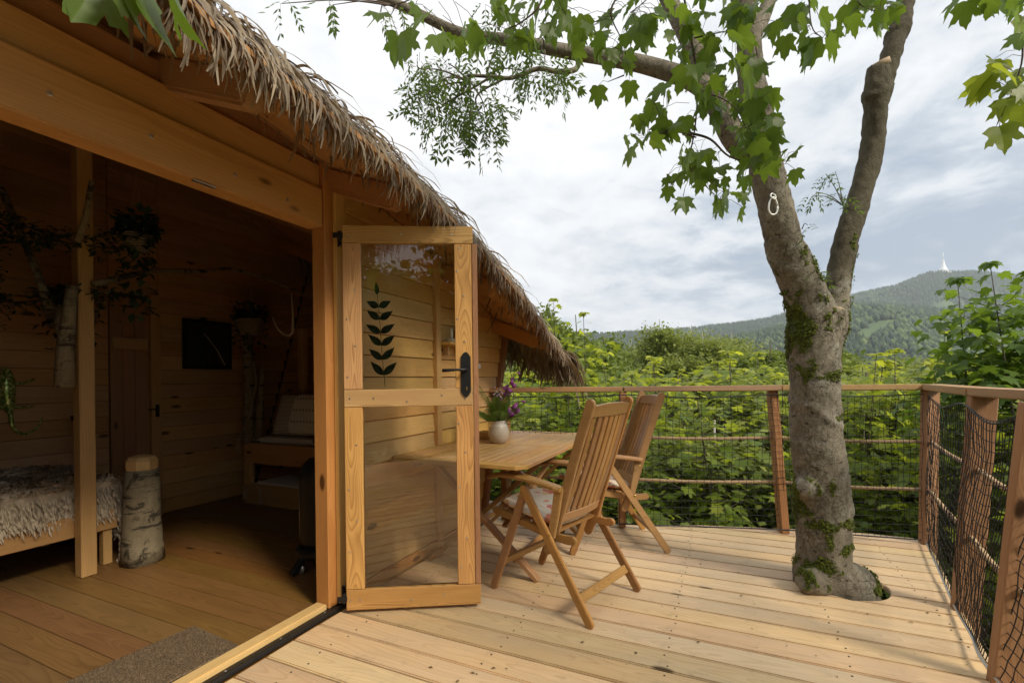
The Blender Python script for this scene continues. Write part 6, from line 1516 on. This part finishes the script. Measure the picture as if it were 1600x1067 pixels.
basket(CAB @ Matrix.Translation((-1.52, 1.72, 2.05)), .06, .08, .10, 'small basket with trailing plants right of the inner post top', drape=.6, npl=90)
gr = tag(empty('leaf_garland', CAB @ Matrix.Translation((-1.9, 1.3, 2.2))), 'dark twiggy garland of dried leaves strung under the ceiling around the inner post', 'garland')
V, F = [], []; ls, ms = [], []
for P in ([(-1.0, -.3, .35), (-.6, -.1, .2), (-.2, .0, .02), (.1, .2, -.08), (.4, .45, -.02)], [(-.9, -.2, -.02), (-.4, 0, -.05), (.05, .1, -.12), (.35, .4, -.15)], [(-1.0, -.3, -.5), (-.5, -.1, -.42), (-.1, 0, -.5), (.3, .3, -.42)], [(-.7, 0, .35), (-.55, 0, 0), (-.4, .0, -.3), (-.45, .0, -.6)]):
    C_ = catmull([Vector(p) for p in P], 8); tube(C_, [.009, .003], 5, V, F)
    for p in C_:
        for _ in range(12): ls.append(p + Vector((rnd.gauss(0, .035), rnd.gauss(0, .035), rnd.gauss(-.01, .035)))); ms.append(np.array(Matrix.Rotation(rnd.uniform(0, 6.28), 3, 'Z') @ Matrix.Rotation(rnd.uniform(-1, 1), 3, 'Y') * rnd.uniform(.025, .055)))
add('branch', pymesh('branch', V, F, True), BARK2, gr)['kind'] = 'stuff'
add('foliage', merge('foliage', [(0, 0, 0), (.5, .3, .1), (1, 0, -.1), (.5, -.3, .1)], [(0, 1, 2, 3)], ms, ls, [rnd.random() for _ in ls]), DARKT, gr)['kind'] = 'stuff'
# ---- antler hook, wreath picture, lizard, standing lamp
an = tag(empty('antler_hook', CAB @ Matrix.Translation((-1.62, 2.95, 1.66))), 'pale curved antler hanging under the ceiling above the bench', 'antler')
tubeobj('beam', catmull([(-.22, 0, .13), (-.15, 0, .02), (-.05, 0, -.04), (.02, 0, -.03), (.04, 0, .02)], 4), [.008, .012], LINEN, an, 7); tubeobj('tine', catmull([(.03, 0, .0), (.035, 0, .15), (.02, 0, .33)], 4), [.010, .004], LINEN, an, 7)
pc = tag(empty('wall_picture', CAB @ Matrix.Translation((-2.775, 2.95, 1.58))), 'dark framed picture with a pale twig on the back wall', 'picture')
block('frame', (0, -.24, -.24), (.02, .24, .24), MAT_BLACK, pc, .004, 'y'); block('print', (.0205, -.20, -.20), (.022, .20, .20), plain('dark print', (.025, .02, .015), .5), pc, 0, 'y')
tubeobj('twig', [(.026, .16, -.20), (.027, .08, -.05), (.026, -.02, .08), (.026, -.06, .12)], [.005, .002], LINEN, pc, 6)
for k in range(5): flatleaf('leaf', .16, .03, pc, Matrix.Translation((.03, -.1 + .02 * k, -.1 + k * .09)) @ Matrix.Rotation(R(-70 - 20 * k), 4, 'X') @ Matrix.Rotation(R(90), 4, 'Z'), DARKT)
lz = tag(empty('lizard_ornament', CAB @ Matrix.Translation((-2.78, 1.52, 1.13))), 'glittering green lizard ornament on the dark back wall', 'ornament')
lm_, t, b, o = newmat('iridescent green'); tcx = N(t, 'ShaderNodeTexCoord'); L(t, MIX(t, M(t, 'MULTIPLY', M(t, 'SUBTRACT', NOISE(t, tcx.outputs['Object'], 60, 3), .45), 5, clamp=True), (.12, .22, .03), (.75, .80, .30)), b.inputs['Base Color']); b.inputs['Metallic'].default_value = .4; b.inputs['Roughness'].default_value = .25
def blob(name, pts, r, par, m=lm_): return tubeobj(name, catmull([Vector(p) for p in pts], 4), r, m, par, 10)
P = catmull([Vector(p) for p in [(.02, 0, .20), (.02, 0, .14), (.02, 0, .09), (.02, .0, .0), (.02, .01, -.08), (.02, .02, -.14)]], 4)
V, F = tube(P, [.012 + .035 * math.sin(math.pi * min(1, i / (len(P) - 1) * 1.05)) ** .7 for i in range(len(P))], 12); add('body', pymesh('body', V, F, True), lm_, lz)
blob('tail', [(.02, .02, -.13), (.02, .03, -.22), (.02, .08, -.28), (.02, .16, -.25), (.02, .19, -.17)], [.014, .003], lz)
for a, b2, c2 in (((.02, .02, .08), (.03, .10, .09), (.02, .15, .12)), ((.02, -.02, .08), (.03, -.08, .10), (.02, -.11, .08)), ((.02, .02, -.08), (.03, .09, -.09), (.02, .15, -.08)), ((.02, -.02, -.08), (.03, -.07, -.10), (.02, -.10, -.13))): blob('leg', [a, b2, c2], [.009, .005], lz)
lp = tag(empty('bed_stand', CAB @ Matrix.Translation((-2.60, 1.86, .017))), 'thin black stand in the dark corner behind the bed', 'stand')
tubeobj('rod', [(0, 0, .02), (0, 0, .93)], .012, MAT_BLACK, lp); lathe('foot', [(.001, .02), (.12, .015), (.12, 0)], MAT_BLACK, lp, None, 20); lathe('cup', [(.001, .90), (.04, .91), (.05, .95), (.045, .95), (.001, .93)], MAT_BLACK, lp, None, 16)
# ---- haze over the valley
hz = bpy.data.materials.new('haze'); hz.use_nodes = True; t = hz.node_tree; t.nodes.clear()
pv_ = N(t, 'ShaderNodeVolumePrincipled'); pv_.inputs['Color'].default_value = (.80, .88, 1, 1); pv_.inputs['Density'].default_value = HAZE_D; pv_.inputs['Anisotropy'].default_value = .2
ho = N(t, 'ShaderNodeOutputMaterial'); L(t, pv_.outputs[0], ho.inputs['Volume'])
if HAZE_D > 0:
    tag(add('haze', boxmesh('haze', 6960, 6960, 640, 0), hz, None, Matrix.Translation((0, 0, 640 / 2 - 90))), kind='stuff')
bpy.context.view_layer.update()
